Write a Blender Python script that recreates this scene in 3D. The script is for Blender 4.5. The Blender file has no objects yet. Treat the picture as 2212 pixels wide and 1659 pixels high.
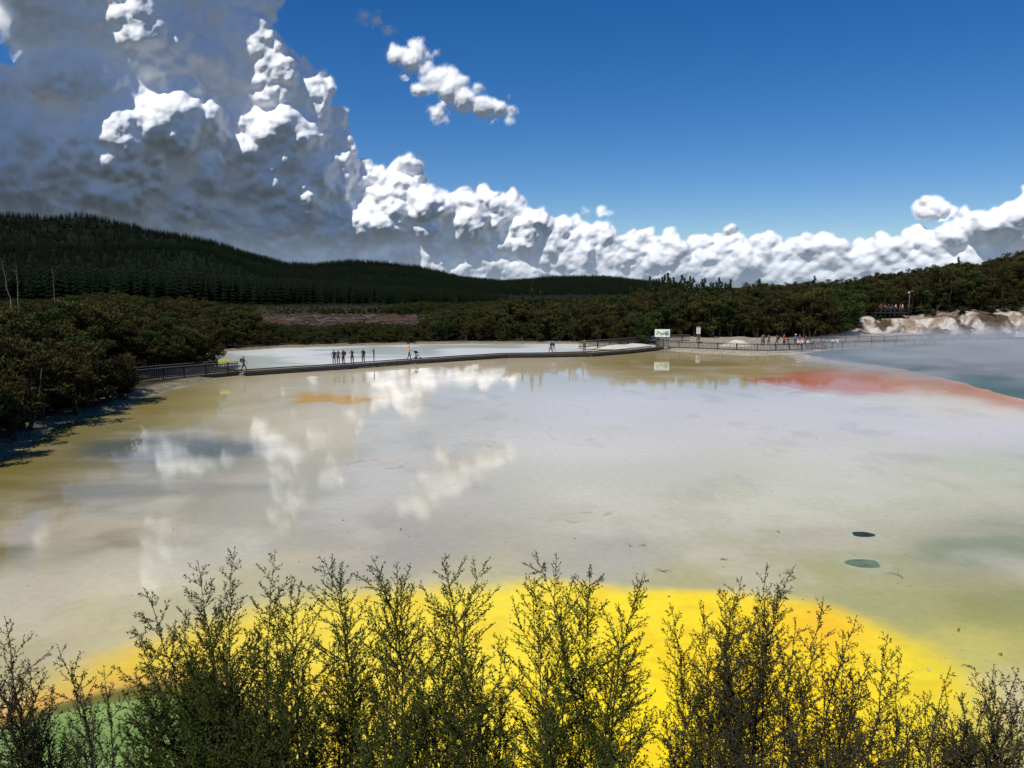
import bpy, math, random, time
import numpy as np
from mathutils import Vector, Matrix
T0=time.time()
random.seed(11); rng=np.random.default_rng(11)
scene=bpy.context.scene
scene.view_settings.view_transform='Standard'
scene.view_settings.look='None'
scene.view_settings.exposure=0
CAM_H=9.3; PITCH=math.radians(7.2); F=1659.0; CX=1106.0; CY=829.5
cp,sp=math.cos(PITCH),math.sin(PITCH)
# ---- survey helpers: measured bearings/depressions -> world metres
def site(px,py,z=0.0):
    u=(px-CX)/F; v=(CY-py)/F
    t=(CAM_H-z)/(sp-v*cp)
    return (u*t,(cp+v*sp)*t)
def site_y(px,py,Y):
    u=(px-CX)/F; v=(CY-py)/F
    t=Y/(cp+v*sp)
    return (u*t,Y,CAM_H+(-sp+v*cp)*t)
def tanel(py): return np.tan(np.arctan((CY-np.asarray(py,float))/F)-PITCH)
def px_of(X,Y): return CX+F*1.008*np.asarray(X)/np.maximum(np.asarray(Y),0.1)
def poly(pts,z=0): return np.array([site(a,b,z) for a,b in pts])
def srgb(*c):
    return tuple((x/255/12.92 if x/255<=0.04045 else ((x/255+0.055)/1.055)**2.4) for x in c)
def sstep(a,b,x):
    t=np.clip((x-a)/(b-a),0,1); return t*t*(3-2*t)
TAB=rng.random((256,256))
def vnoise(x,y,seed=0):
    x=np.asarray(x,float)+seed*17.31; y=np.asarray(y,float)+seed*7.77
    xi=np.floor(x).astype(int); yi=np.floor(y).astype(int)
    fx=x-xi; fy=y-yi; fx=fx*fx*(3-2*fx); fy=fy*fy*(3-2*fy)
    a=TAB[xi&255,yi&255]; b=TAB[(xi+1)&255,yi&255]; c=TAB[xi&255,(yi+1)&255]; d=TAB[(xi+1)&255,(yi+1)&255]
    return (a*(1-fx)+b*fx)*(1-fy)+(c*(1-fx)+d*fx)*fy
def fbm(x,y,o=4,seed=0,g=0.5):
    s=0;a=1;n=0
    for i in range(o):
        s=s+a*vnoise(x*2**i,y*2**i,seed+i*3); n+=a; a*=g
    return s/n
def sdf(P,X,Y):
    X=np.asarray(X,float);Y=np.asarray(Y,float)
    d=np.full(X.shape,1e18); ins=np.zeros(X.shape,bool); n=len(P)
    for i in range(n):
        ax,ay=P[i];bx,by=P[(i+1)%n]; ex,ey=bx-ax,by-ay
        wx,wy=X-ax,Y-ay
        t=np.clip((wx*ex+wy*ey)/(ex*ex+ey*ey+1e-12),0,1)
        d=np.minimum(d,(wx-ex*t)**2+(wy-ey*t)**2)
        if abs(ey)>1e-12:
            c=((ay>Y)!=(by>Y))&(X<ex*(Y-ay)/ey+ax); ins^=c
    d=np.sqrt(d); return np.where(ins,-d,d)
def dline(P,X,Y):
    d=np.full(np.shape(X),1e18)
    for i in range(len(P)-1):
        ax,ay=P[i];bx,by=P[i+1]; ex,ey=bx-ax,by-ay
        wx,wy=X-ax,Y-ay
        t=np.clip((wx*ex+wy*ey)/(ex*ex+ey*ey+1e-12),0,1)
        d=np.minimum(d,(wx-ex*t)**2+(wy-ey*t)**2)
    return np.sqrt(d)
def link(o): scene.collection.objects.link(o); return o
def grid_mesh(name,V,nr,nc,keep=None,smooth=True):
    idx=np.arange(nr*nc).reshape(nr,nc)
    f=np.stack([idx[:-1,:-1],idx[:-1,1:],idx[1:,1:],idx[1:,:-1]],-1).reshape(-1,4)
    if keep is not None: f=f[keep.reshape(-1)]
    me=bpy.data.meshes.new(name)
    me.vertices.add(len(V)); me.vertices.foreach_set('co',V.astype(np.float32).ravel())
    me.loops.add(len(f)*4); me.loops.foreach_set('vertex_index',f.astype(np.int32).ravel())
    me.polygons.add(len(f)); me.polygons.foreach_set('loop_start',np.arange(0,len(f)*4,4,dtype=np.int32))
    me.polygons.foreach_set('loop_total',np.full(len(f),4,np.int32))
    if smooth: me.polygons.foreach_set('use_smooth',np.ones(len(f),bool))
    me.update(calc_edges=True); me.validate()
    return me
def set_col(me,name,C):
    a=me.attributes.new(name,'FLOAT_COLOR','POINT')
    C4=np.ones((len(me.vertices),4),np.float32); C4[:,:3]=C
    a.data.foreach_set('color',C4.ravel())
def set_f(me,name,v,dom='POINT'):
    a=me.attributes.new(name,'FLOAT',dom); a.data.foreach_set('value',np.asarray(v,np.float32).ravel())
# ---- materials
class NT:
    def __init__(s,name):
        s.m=bpy.data.materials.new(name); s.m.use_nodes=True; s.t=s.m.node_tree
        s.b=s.t.nodes.get('Principled BSDF'); s.o=s.t.nodes.get('Material Output')
    def n(s,typ,**k):
        x=s.t.nodes.new(typ)
        for a,b in k.items():
            if a.startswith('i_'):
                x.inputs[a[2:].replace('_',' ')].default_value=b
            else: setattr(x,a,b)
        return x
    def l(s,a,b): s.t.links.new(a,b)
def simple(name,col,rough=0.8,var=0.25,scale=8.0,metal=0.0):
    t=NT(name); nz=t.n('ShaderNodeTexNoise'); nz.inputs['Scale'].default_value=scale; nz.inputs['Detail'].default_value=4
    tc=t.n('ShaderNodeTexCoord'); t.l(tc.outputs['Object'],nz.inputs['Vector'])
    r=t.n('ShaderNodeValToRGB'); e=r.color_ramp.elements
    e[0].position=0.3;e[1].position=0.7
    e[0].color=(*[c*(1-var) for c in col],1); e[1].color=(*[min(1,c*(1+var)) for c in col],1)
    t.l(nz.outputs['Fac'],r.inputs['Fac']); t.l(r.outputs['Color'],t.b.inputs['Base Color'])
    t.b.inputs['Roughness'].default_value=rough; t.b.inputs['Metallic'].default_value=metal
    return t.m
def leafmat(name,c1,c2,transl=0.25,instvar=True,c3=None):
    t=NT(name); at=t.n('ShaderNodeAttribute',attribute_name='rnd')
    oi=t.n('ShaderNodeObjectInfo')
    mx=t.n('ShaderNodeMix',data_type='RGBA'); mx.inputs['A'].default_value=(*c1,1); mx.inputs['B'].default_value=(*c2,1)
    t.l(at.outputs['Fac'],mx.inputs['Factor'])
    col=mx.outputs['Result']
    if instvar:
        m2=t.n('ShaderNodeMix',data_type='RGBA'); 
        r=t.n('ShaderNodeMapRange'); t.l(oi.outputs['Random'],r.inputs['Value']); r.inputs['To Min'].default_value=0.0; r.inputs['To Max'].default_value=0.75
        t.l(r.outputs['Result'],m2.inputs['Factor']); t.l(col,m2.inputs['A']); m2.inputs['B'].default_value=(*(c3 or c1),1)
        col=m2.outputs['Result']
    d=t.n('ShaderNodeBsdfDiffuse'); tr=t.n('ShaderNodeBsdfTranslucent'); ms=t.n('ShaderNodeMixShader'); ms.inputs[0].default_value=transl
    t.l(col,d.inputs['Color']); t.l(col,tr.inputs['Color']); t.l(d.outputs[0],ms.inputs[1]); t.l(tr.outputs[0],ms.inputs[2])
    t.l(ms.outputs[0],t.o.inputs['Surface']); return t.m
# ---- mesh builder
class MB:
    def __init__(s): s.v=[];s.f=[];s.m=[]
    def box(s,c,size,rz=0,m=0,rx=0):
        M=Matrix.Translation(c)@Matrix.Rotation(rz,4,'Z')@Matrix.Rotation(rx,4,'X')
        b=len(s.v); hx,hy,hz=[k/2 for k in size]
        for x,y,z in ((-1,-1,-1),(1,-1,-1),(1,1,-1),(-1,1,-1),(-1,-1,1),(1,-1,1),(1,1,1),(-1,1,1)):
            s.v.append(tuple(M@Vector((x*hx,y*hy,z*hz))))
        for q in ((0,3,2,1),(4,5,6,7),(0,1,5,4),(1,2,6,5),(2,3,7,6),(3,0,4,7)):
            s.f.append(tuple(b+i for i in q)); s.m.append(m)
    def tube(s,path,rad,sides=5,m=0,cap=True):
        b=len(s.v); n=len(path)
        for i,p in enumerate(path):
            p=Vector(p); q=Vector(path[min(i+1,n-1)])-Vector(path[max(i-1,0)])
            if q.length<1e-9: q=Vector((0,0,1))
            q.normalize(); a=q.orthogonal().normalized(); c=q.cross(a)
            if i==0: ref=a
            a=(ref-q*ref.dot(q)); 
            a=a.normalized() if a.length>1e-6 else q.orthogonal().normalized()
            ref=a; c=q.cross(a)
            for k in range(sides):
                t=2*math.pi*k/sides
                s.v.append(tuple(p+(a*math.cos(t)+c*math.sin(t))*rad[i]))
        for i in range(n-1):
            for k in range(sides):
                s.f.append((b+i*sides+k,b+i*sides+(k+1)%sides,b+(i+1)*sides+(k+1)%sides,b+(i+1)*sides+k)); s.m.append(m)
        if cap:
            s.f.append(tuple(b+k for k in range(sides))[::-1]); s.m.append(m)
            s.f.append(tuple(b+(n-1)*sides+k for k in range(sides))); s.m.append(m)
    def mesh(s,name,mats,rnd=False):
        me=bpy.data.meshes.new(name); me.from_pydata(s.v,[],s.f)
        for m in mats: me.materials.append(m)
        me.polygons.foreach_set('material_index',np.array(s.m,np.int32))
        me.update(); return me
    def obj(s,name,mats):
        return link(bpy.data.objects.new(name,s.mesh(name,mats)))
def add_leaves(P,D,L,W):
    n=len(P); D=D/np.linalg.norm(D,axis=1,keepdims=True)
    R=rng.normal(size=(n,3)); S=np.cross(D,R); S/=np.linalg.norm(S,axis=1,keepdims=True)+1e-9
    a=P; c=P+D*L[:,None]; m=P+D*(L*0.5)[:,None]
    b=m+S*(W*0.5)[:,None]; d=m-S*(W*0.5)[:,None]
    return np.stack([a,b,c,d],1).reshape(-1,3)
def mesh_join(name,V1,F1,M1,LV,lm,mats,rnd1=0.5,leaf_tones=None):
    nv=len(V1); nl=len(LV)//4
    loops=[i for f in F1 for i in f]; tot=[len(f) for f in F1]
    lidx=np.concatenate([np.array(loops,np.int32),np.arange(nl*4,dtype=np.int32)+nv])
    tot=np.concatenate([np.array(tot,np.int32),np.full(nl,4,np.int32)])
    st=np.concatenate([[0],np.cumsum(tot)[:-1]]).astype(np.int32)
    V=np.concatenate([np.array(V1,float).reshape(-1,3),LV])
    me=bpy.data.meshes.new(name); me.vertices.add(len(V)); me.vertices.foreach_set('co',V.astype(np.float32).ravel())
    me.loops.add(len(lidx)); me.loops.foreach_set('vertex_index',lidx)
    me.polygons.add(len(tot)); me.polygons.foreach_set('loop_start',st); me.polygons.foreach_set('loop_total',tot)
    me.update(calc_edges=True)
    for m in mats: me.materials.append(m)
    me.polygons.foreach_set('material_index',np.concatenate([np.array(M1,np.int32),np.full(nl,lm,np.int32)]))
    r=np.concatenate([np.full(len(F1),rnd1),leaf_tones if leaf_tones is not None else rng.random(nl)])
    set_f(me,'rnd',r,'FACE')
    return me
# ================= SKY / SUN
SUN_AZ=math.radians(-148); SUN_EL=math.radians(54)
S=Vector((math.sin(SUN_AZ)*math.cos(SUN_EL),math.cos(SUN_AZ)*math.cos(SUN_EL),math.sin(SUN_EL)))
w=bpy.data.worlds.new("World"); scene.world=w; w.use_nodes=True; nt=w.node_tree
bg=nt.nodes['Background']; sk=nt.nodes.new('ShaderNodeTexSky'); sk.sky_type='NISHITA'; sk.sun_disc=False
sk.sun_elevation=SUN_EL; sk.sun_rotation=SUN_AZ%(2*math.pi); sk.altitude=300; sk.air_density=0.9; sk.dust_density=0.15; sk.ozone_density=4.0
hs=nt.nodes.new('ShaderNodeHueSaturation'); hs.inputs['Hue'].default_value=0.509; hs.inputs['Saturation'].default_value=1.36; hs.inputs['Value'].default_value=1.0
nt.links.new(sk.outputs[0],hs.inputs['Color']); nt.links.new(hs.outputs[0],bg.inputs['Color']); bg.inputs['Strength'].default_value=0.092
sl=bpy.data.lights.new('sun','SUN'); sl.energy=4.3; sl.angle=math.radians(0.5); sl.color=(1,0.965,0.90)
so=link(bpy.data.objects.new('sun',sl)); so.rotation_euler=S.to_track_quat('Z','Y').to_euler(); so.location=(-50,10,80)
cam=bpy.data.cameras.new('camera'); cam.sensor_width=36; cam.lens=36*F/2212; cam.clip_end=60000; cam.clip_start=0.05
co=link(bpy.data.objects.new('camera',cam)); co.location=(0,0,CAM_H); co.rotation_euler=(math.pi/2-PITCH,0,0); scene.camera=co
# ================= CLOUDS (relief surface of cumulus, ~6 km out)
ST=0.08; A0,A1,E0,E1=-60.0,56.0,-0.4,46.0
nc=int((A1-A0)/ST)+1; nr=int((E1-E0)/ST)+1
ii,jj=np.meshgrid(np.arange(nc),np.arange(nr)); AA=A0+ii*ST; EE=E0+jj*ST
Hc=np.full((nr,nc),-50.0); Cv=np.zeros((nr,nc)); 
w1x=(fbm(AA/1.8,EE/1.8,5,1)-.5); w1y=(fbm(AA/1.8,EE/1.8,5,40)-.5)
def ae(px,py):
    u=(px-CX)/F; v=(CY-py)/F; x,y,z=u,cp+v*sp,-sp+v*cp
    return math.degrees(math.atan2(x,y)),math.degrees(math.atan2(z,math.hypot(x,y)))
def splat(a,e,r,dep,asp=1.0,flat=1.0):
    k=int(r*1.7/ST)+2; ci=int((a-A0)/ST); cj=int((e-E0)/ST)
    i0,i1=max(0,ci-k),min(nc,ci+k+1); j0,j1=max(0,cj-k),min(nr,cj+k+1)
    if i0>=i1 or j0>=j1: return
    sl_=(slice(j0,j1),slice(i0,i1))
    wa=min(r*.8,1.2)
    dx=(AA[sl_]-a+w1x[sl_]*wa)/asp; dy=EE[sl_]-e+w1y[sl_]*wa
    q=1-(dx*dx+dy*dy)/(r*r)
    ok=q>0
    h=np.where(ok,dep+r*np.sqrt(np.maximum(q,0))*flat,-50)
    Hc[sl_]=np.maximum(Hc[sl_],h); Cv[sl_]=np.maximum(Cv[sl_],np.where(ok,q*min(1,r/0.8),0))
D=math.degrees(1/F)
# px,py,radius px, depth bias (deg)
L0=[(130,60,95,.6),(240,125,105,2.2),(330,50,80,.8),(395,150,75,1.4),(290,-50,110,1.2),(120,-70,110,.6),(60,10,64,.4),(430,235,62,.4),(472,70,38,.2),
(560,175,78,1.8),(632,215,66,1.4),(700,275,46,.6),(600,295,78,1.6),(505,250,52,-.2),(545,120,42,.8),(600,130,40,.8),(672,200,38,.7),(690,335,58,0.7),(480,165,30,-.4),
(55,235,68,.8),(150,235,66,1.4),(20,330,80,1.6),(290,290,92,2.8),(400,330,88,2.0),(220,350,80,.8),(100,365,72,1.6),(540,372,70,1.0),(640,390,66,.8),(720,390,52,.5),
(-90,280,110,.4),(-220,250,130,.8),(-90,400,80,.6),(-250,60,120,.6),(500,50,38,.4),(560,20,38,.5),(470,-10,44,.4),
(340,425,62,.5),(470,430,60,.2),(180,445,52,.0),(40,452,54,.2),(610,455,56,.2),(705,448,52,0.3),(772,392,38,.2),(830,442,60,.5),(872,390,42,.4),(902,410,32,.3),(925,454,54,0.3),
(1000,467,50,.3),(1060,477,48,.1),(1085,449,36,.2),(1112,444,28,.1),(1150,497,44,.2),(1210,499,36,0.1),(1230,515,38,.1),(1290,520,34,0),(1340,535,30,0),(1370,523,28,0),(1390,515,22,0),(1450,538,28,0),
(1520,530,26,0),(1570,530,30,0),(1640,535,30,0),(1660,525,20,0),(1740,535,30,0),(1800,545,28,0),(1860,552,26,0),(1920,540,32,0),(1990,530,34,0),(2050,525,32,0),
(2100,505,38,0),(2120,486,30,0),(2180,492,46,0),(2215,478,38,0),(2290,475,55,0),(2380,490,55,0),(2010,446,22,0),(2035,456,18,0),(1988,456,13,0)]
L0+=[(-100,-350,170,-.5),(200,-420,160,-.8),(-350,-300,170,0),(520,-520,120,-.5),(60,-700,190,-1),(380,-800,150,-1),(-300,-800,210,-1),(700,-760,110,-1),(650,-420,60,-.5),(-450,100,150,.5),(-500,350,120,.5)]
for x in range(-500,2600,36):
    y=550+0.004*abs(x-900)+random.uniform(-12,12)+ (0 if x<900 else 6)
    db=0
    L0.append((x+random.uniform(-16,16),y,random.uniform(20,36),db+random.uniform(-.1,.3)))
    L0.append((x+random.uniform(-16,16),y+24,random.uniform(22,34),db))
    L0.append((x+random.uniform(-16,16),603,random.uniform(24,34),db))
    if x<1300: L0.append((x+random.uniform(-20,20),526+random.uniform(-10,10),random.uniform(26,38),db+random.uniform(0,.3)))
    if x<900: L0.append((x+random.uniform(-20,20),492+random.uniform(-12,14),random.uniform(30,44),db+random.uniform(0,.5)))
par=[]
for px,py,r,db in L0:
    a,e=ae(px,py); rr=r*D*(1 if py>-150 else 1.1)
    par.append((a,e,rr,db+random.uniform(-.15,.15)*rr))
for p in par: splat(*p)
def level(par,f,n,sink,nb=None,sinkb=None):
    out=[]
    for a,e,r,dp in par:
        m=(nb or n) if r>1.5 else n if r>0.6 else max(3,n//3)
        for k in range(m):
            t=random.uniform(0,2*math.pi); q=math.sqrt(random.random())*0.95*r
            if math.sin(t)<-0.1 and random.random()<0.6: continue
            a2,e2=a+q*math.cos(t),e+q*math.sin(t)
            r2=r*f*random.uniform(.65,1.35)
            ci=int((a2-A0)/ST); cj=int((e2-E0)/ST)
            if r2<0.16 or not(0<=ci<nc and 0<=cj<nr): continue
            h=Hc[cj,ci]
            if h<-40: h=dp
            out.append((a2,e2,r2,h-r2*(sinkb if sinkb is not None and r>1.5 else sink)))
    for p in out: splat(*p)
    return out
l1=level(par,0.46,12,0.35,9,.25); l2=level(l1,0.5,7,0.42,7,.3); l3=level(l2,0.5,5,0.5)
def blur(Z,n):
    for _ in range(n):
        Z=(np.roll(Z,1,0)+np.roll(Z,-1,0)+Z*2)/4; Z=(np.roll(Z,1,1)+np.roll(Z,-1,1)+Z*2)/4
    return Z
wisp=np.zeros_like(Cv)
for px,py,r in [(785,38,11),(815,48,14),(845,62,13),(868,120,24),(890,130,26),(905,108,19),(950,168,25),(975,190,30),(1000,212,29),(1040,225,26),(1075,232,20),(1105,236,13),(945,245,17),(1270,458,14),(1298,456,11)]:
    a,e=ae(px,py); r*=D*1.15; splat(a,e,r*.8,0,1.3)
    for k in range(14): splat(a+random.gauss(0,r*.7),e+random.gauss(0,r*.42),r*random.uniform(.2,.45),random.uniform(0,.2)*r,1.2)
    wisp=np.maximum(wisp,np.exp(-((AA-a)**2+(EE-e)**2)/(2*(r*1.8)**2)))
has=Hc>-40
num=blur(np.where(has,Hc,0.0),24); den=blur(has.astype(float),24)
Hb=np.where(has,Hc,num/np.maximum(den,1e-3)); Hb=np.clip(Hb,-2.5,14)
soft=sstep(.50,.70,fbm(AA/6,EE/6,3,77)); soft=np.maximum(soft*(.3+.7*sstep(3,8,EE)),wisp)
H1=blur(Hb,3); H2=blur(Hb,10)
Hs=H1*(1-soft*.6)+H2*soft*.6
fine=fbm(AA/1.1,EE/1.1,6,5,.6)-.5
Hs=Hs+fine*0.36
alpha=blur(Cv,3)*(3.4-1.7*wisp)+(fbm(AA/.9,EE/.9,5,9,.65)-.5)*(1.3+.7*wisp)
alpha=sstep(0.05,1.1,alpha)*(blur(Cv,1)>0.004)
R=6500.0
# upright cloud bank standing on a 6.5 km circle, relief pushed out towards the valley
RR=R*(1-np.radians(Hs)*1.15)
a_=np.radians(AA); e_=np.radians(EE)
V=np.stack([RR*np.sin(a_),RR*np.cos(a_),CAM_H+RR*np.tan(e_)],-1).reshape(-1,3)
vis=alpha>0.01
keep=vis[:-1,:-1]|vis[1:,:-1]|vis[:-1,1:]|vis[1:,1:]
me=grid_mesh('cumulus_clouds',V,nr,nc,keep)
set_f(me,'dens',alpha); set_f(me,'haze',np.clip(1-(EE-0.2)/5.0,0,1)**1.4)
t=NT('cloud_mat'); t.t.nodes.remove(t.b)
d=t.n('ShaderNodeBsdfDiffuse'); d.inputs['Color'].default_value=(0.93,0.93,0.93,1)
tr=t.n('ShaderNodeBsdfTranslucent'); tr.inputs['Color'].default_value=(0.9,0.9,0.92,1)
m1=t.n('ShaderNodeMixShader'); m1.inputs[0].default_value=0.06; t.l(d.outputs[0],m1.inputs[1]); t.l(tr.outputs[0],m1.inputs[2])
em=t.n('ShaderNodeEmission'); em.inputs['Color'].default_value=(0.36,0.45,0.56,1); em.inputs['Strength'].default_value=0.85  # distance haze painted as a glow over the low clouds
hz=t.n('ShaderNodeAttribute',attribute_name='haze'); mh=t.n('ShaderNodeMath',operation='MULTIPLY'); mh.inputs[1].default_value=0.66
t.l(hz.outputs['Fac'],mh.inputs[0]); m2=t.n('ShaderNodeMixShader'); t.l(mh.outputs[0],m2.inputs[0]); t.l(m1.outputs[0],m2.inputs[1]); t.l(em.outputs[0],m2.inputs[2])
e2=t.n('ShaderNodeEmission'); e2.inputs['Color'].default_value=(0.95,0.96,1,1); e2.inputs['Strength'].default_value=0.03  # faint even glow added to lift the shaded parts of the clouds
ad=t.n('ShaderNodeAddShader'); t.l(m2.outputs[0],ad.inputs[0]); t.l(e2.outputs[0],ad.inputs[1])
tp=t.n('ShaderNodeBsdfTransparent'); dn=t.n('ShaderNodeAttribute',attribute_name='dens'); m3=t.n('ShaderNodeMixShader')
t.l(dn.outputs['Fac'],m3.inputs[0]); t.l(tp.outputs[0],m3.inputs[1]); t.l(ad.outputs[0],m3.inputs[2]); t.l(m3.outputs[0],t.o.inputs['Surface'])
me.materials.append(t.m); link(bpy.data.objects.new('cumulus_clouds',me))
print('clouds',time.time()-T0,len(me.polygons),len(l3))
# ================= LAYOUT POLYGONS
POOL=poly([(-420,1150),(-150,1040),(0,985),(80,940),(128,912),(200,896),(272,884),(288,862),(350,846),(440,824),(505,806),(470,795),(428,783),(424,764),(600,752),(800,746),(1000,742.5),(1250,742.5),(1330,748),(1420,752),(1450,757),(1540,762),(1620,766),(1700,764),(1750,758),(1850,750),(2000,743),(2212,739),(2900,737),(2900,1100)])
POOL=np.concatenate([POOL,np.array([[60,12.3],[-60,12.3]])])
CHAMP=poly([(1742,764),(1790,777),(1870,786),(1950,796),(2000,808),(2060,822),(2120,838),(2212,864),(2400,915),(2800,985),(2800,739),(2212,740),(2000,744.5),(1850,752),(1780,757)])
BW=[(520,803),(640,795),(740,789),(870,779.5),(1000,771),(1090,765.5),(1180,764.5),(1270,763),(1350,757),(1420,749.5)]
BWw=np.array([site(a,b,0.4) for a,b in BW])
FL=np.array([site(a,b,0.35) for a,b in [(228,836),(250,831),(330,822),(420,813),(516,804)]])
FR=np.array([site(a,b,0.3) for a,b in [(1446,751),(1530,754),(1612,757),(1660,758),(1720,756.5),(1830,751),(1900,749),(2050,744),(2212,741),(2500,738)]])
px_k=[-600,1400,1560,1640,1750,1900,2070,2212,2600]; hr_k=[0,0.4,2,4,5,6.5,9,11.5,14]
RIDX=[-800,-300,0,150,300,400,480,620,680,750,820,900,960,1000,1090,1200,1300,1390,1430,1600,3000]
RIDY=[500,512,515,520,519,536,553,583,586,580,580,586,598,608,616,607,606,616,622,640,640]
def Hground(X,Y):
    X=np.asarray(X,float);Y=np.asarray(Y,float)
    sd=sdf(POOL,X+(fbm(X*.5,Y*.5,3,3)-.5)*1.4,Y+(fbm(X*.5,Y*.5,3,8)-.5)*1.4)
    px=px_of(X,Y); rr=np.hypot(X,Y)
    z=np.where(sd<0,np.maximum(-0.6,sd*0.5),np.minimum(sd*0.25,0.3))
    left=sstep(600,250,px)
    z=z+left*np.clip((sd-4)*0.12,0,2.2)*sstep(30,40,Y)
    hr=np.interp(px,px_k,hr_k)
    cl=sstep(1830,1870,px)
    crag=(fbm(X*.22,Y*0,4,4)-.5)*10+(fbm(X*.9,Y*.9,3,44)-.5)*2.5
    z=z+np.where(Y>100,hr*sstep(146,190,Y)+cl*sstep(147,151.5,Y+crag)*(2.0+2.0*fbm(X*.12,Y*0,2,14))*(1-sstep(150,190,Y)*.6),0)
    z=z+(fbm(X*.15,Y*.15,3,12)-.5)*.6*sstep(2,8,sd)
    ry=np.interp(px,RIDX,RIDY); hz=np.clip(2400*tanel(ry)+CAM_H,2,None)
    f=sstep(850,2400,rr); f2=1-0.75*sstep(2450,4200,rr)
    bumps=(fbm(X/330,Y/330,4,21)-.5)
    z=z+np.where(Y>0,1,0)*f*f2*hz*(1+bumps*1.3*np.sin(np.pi*np.clip((rr-850)/1550,0,1)))
    mid=np.exp(-((px-430)/130)**2-((rr-1250)/230)**2)*34
    z=z+np.where(Y>0,mid,0)
    slope=np.clip(7.6-0.66*(Y-1),-0.6,7.6)
    z=np.where(Y<13,np.maximum(slope,np.where(Y<11,-.6,z)),z)
    return z,sd,px
rad=np.concatenate([np.linspace(.4,20,36),np.linspace(20.5,205,370),np.geomspace(208,3500,130),np.geomspace(3700,30000,16)])
ang=np.radians(np.concatenate([np.linspace(-180,-50,30)[:-1],np.linspace(-50,48,760),np.linspace(48,180,30)[1:]]))
Rg,Ag=np.meshgrid(rad,ang,indexing='ij'); X=Rg*np.sin(Ag); Y=Rg*np.cos(Ag)
Z,sd,px=Hground(X,Y)
ny=fbm(X*.3,Y*.3,4,31)
C=np.zeros(X.shape+(3,)); C[:]=srgb(58,53,34)
def mixc(m,c): 
    global C
    m=np.clip(m,0,1)[...,None]; C=C*(1-m)+np.array(c)*m
mixc(sstep(4,1.5,sd+ny*2)*(Y>30),srgb(134,124,102))
mixc((px>1400)*sstep(150,140,Y)*(Y>60),srgb(158,150,132))
clm=sstep(530,570,px)*sstep(960,910,px)*sstep(162,170,Y)*sstep(246,232,Y)
mixc(clm,srgb(72,50,38)); mixc(clm*sstep(.5,.62,fbm(X*.12,Y*.3,4,50)),srgb(90,66,52)); mixc(clm*sstep(.42,.54,fbm(X*.07,Y*.1,4,55)),srgb(48,46,25))
slopeness=sstep(1838,1862,px)*sstep(141,144,Y)*sstep(158,154,Y+(fbm(X*.3,Y*.3,3,66)-.5)*6)
mixc(slopeness,srgb(198,188,176)); mixc(slopeness*sstep(.48,.6,fbm(X*.5,Y*1.2,5,61)),srgb(150,132,114)); mixc(slopeness*sstep(.52,.62,fbm(X*.35,Y*.5,4,69)),srgb(84,70,52))
mixc(sstep(300,420,Rg),srgb(20,27,15))
mixc(sstep(14,12.5,Y),srgb(90,82,55))
me=grid_mesh('ground',np.stack([X,Y,Z],-1).reshape(-1,3),len(rad),len(ang))
set_col(me,'Col',C.reshape(-1,3))
t=NT('ground_mat'); at=t.n('ShaderNodeAttribute',attribute_name='Col'); tc=t.n('ShaderNodeTexCoord')
n1=t.n('ShaderNodeTexNoise'); n1.inputs['Scale'].default_value=1.7; n1.inputs['Detail'].default_value=8; n1.inputs['Roughness'].default_value=.65; t.l(tc.outputs['Object'],n1.inputs['Vector'])
mr=t.n('ShaderNodeMapRange'); mr.inputs['From Min'].default_value=.3; mr.inputs['From Max'].default_value=.7; mr.inputs['To Min'].default_value=.55; mr.inputs['To Max'].default_value=1.3; t.l(n1.outputs['Fac'],mr.inputs['Value'])
mm=t.n('ShaderNodeVectorMath',operation='SCALE'); t.l(at.outputs['Color'],mm.inputs[0]); t.l(mr.outputs['Result'],mm.inputs['Scale']); t.l(mm.outputs[0],t.b.inputs['Base Color'])
bp=t.n('ShaderNodeBump'); bp.inputs['Strength'].default_value=.8; bp.inputs['Distance'].default_value=.4; t.l(n1.outputs['Fac'],bp.inputs['Height']); t.l(bp.outputs[0],t.b.inputs['Normal'])
t.b.inputs['Roughness'].default_value=.95; t.b.inputs['Specular IOR Level'].default_value=.1
me.materials.append(t.m); link(bpy.data.objects.new('ground',me))
# ================= TERRACE POOL SHEET
rows=np.geomspace(11.5,175,520); cols=np.linspace(-1.05,1.05,760)
Yp,Sp=np.meshgrid(rows,cols,indexing='ij'); Xp=Yp*Sp
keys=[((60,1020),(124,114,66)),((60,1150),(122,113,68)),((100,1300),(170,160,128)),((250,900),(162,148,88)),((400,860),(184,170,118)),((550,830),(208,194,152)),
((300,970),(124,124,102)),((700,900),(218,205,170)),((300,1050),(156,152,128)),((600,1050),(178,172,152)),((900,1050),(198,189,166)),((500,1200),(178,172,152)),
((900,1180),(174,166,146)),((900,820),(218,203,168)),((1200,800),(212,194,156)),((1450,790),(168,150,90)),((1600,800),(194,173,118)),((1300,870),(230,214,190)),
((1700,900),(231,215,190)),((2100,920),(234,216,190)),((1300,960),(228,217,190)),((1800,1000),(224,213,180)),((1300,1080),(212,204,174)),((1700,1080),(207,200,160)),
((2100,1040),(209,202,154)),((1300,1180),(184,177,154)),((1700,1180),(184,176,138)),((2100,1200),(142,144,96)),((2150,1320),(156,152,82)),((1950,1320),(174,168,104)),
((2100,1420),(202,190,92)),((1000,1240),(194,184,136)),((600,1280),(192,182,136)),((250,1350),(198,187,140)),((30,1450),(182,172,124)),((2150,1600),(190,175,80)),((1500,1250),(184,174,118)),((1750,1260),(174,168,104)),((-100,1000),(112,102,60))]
wsum=0; C=np.zeros(Xp.shape+(3,)); wx=Sp+(fbm(Xp*.12,Yp*.12,4,90)-.5)*.12; wy=np.log(Yp)+(fbm(Xp*.12,Yp*.12,4,95)-.5)*.14
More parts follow.
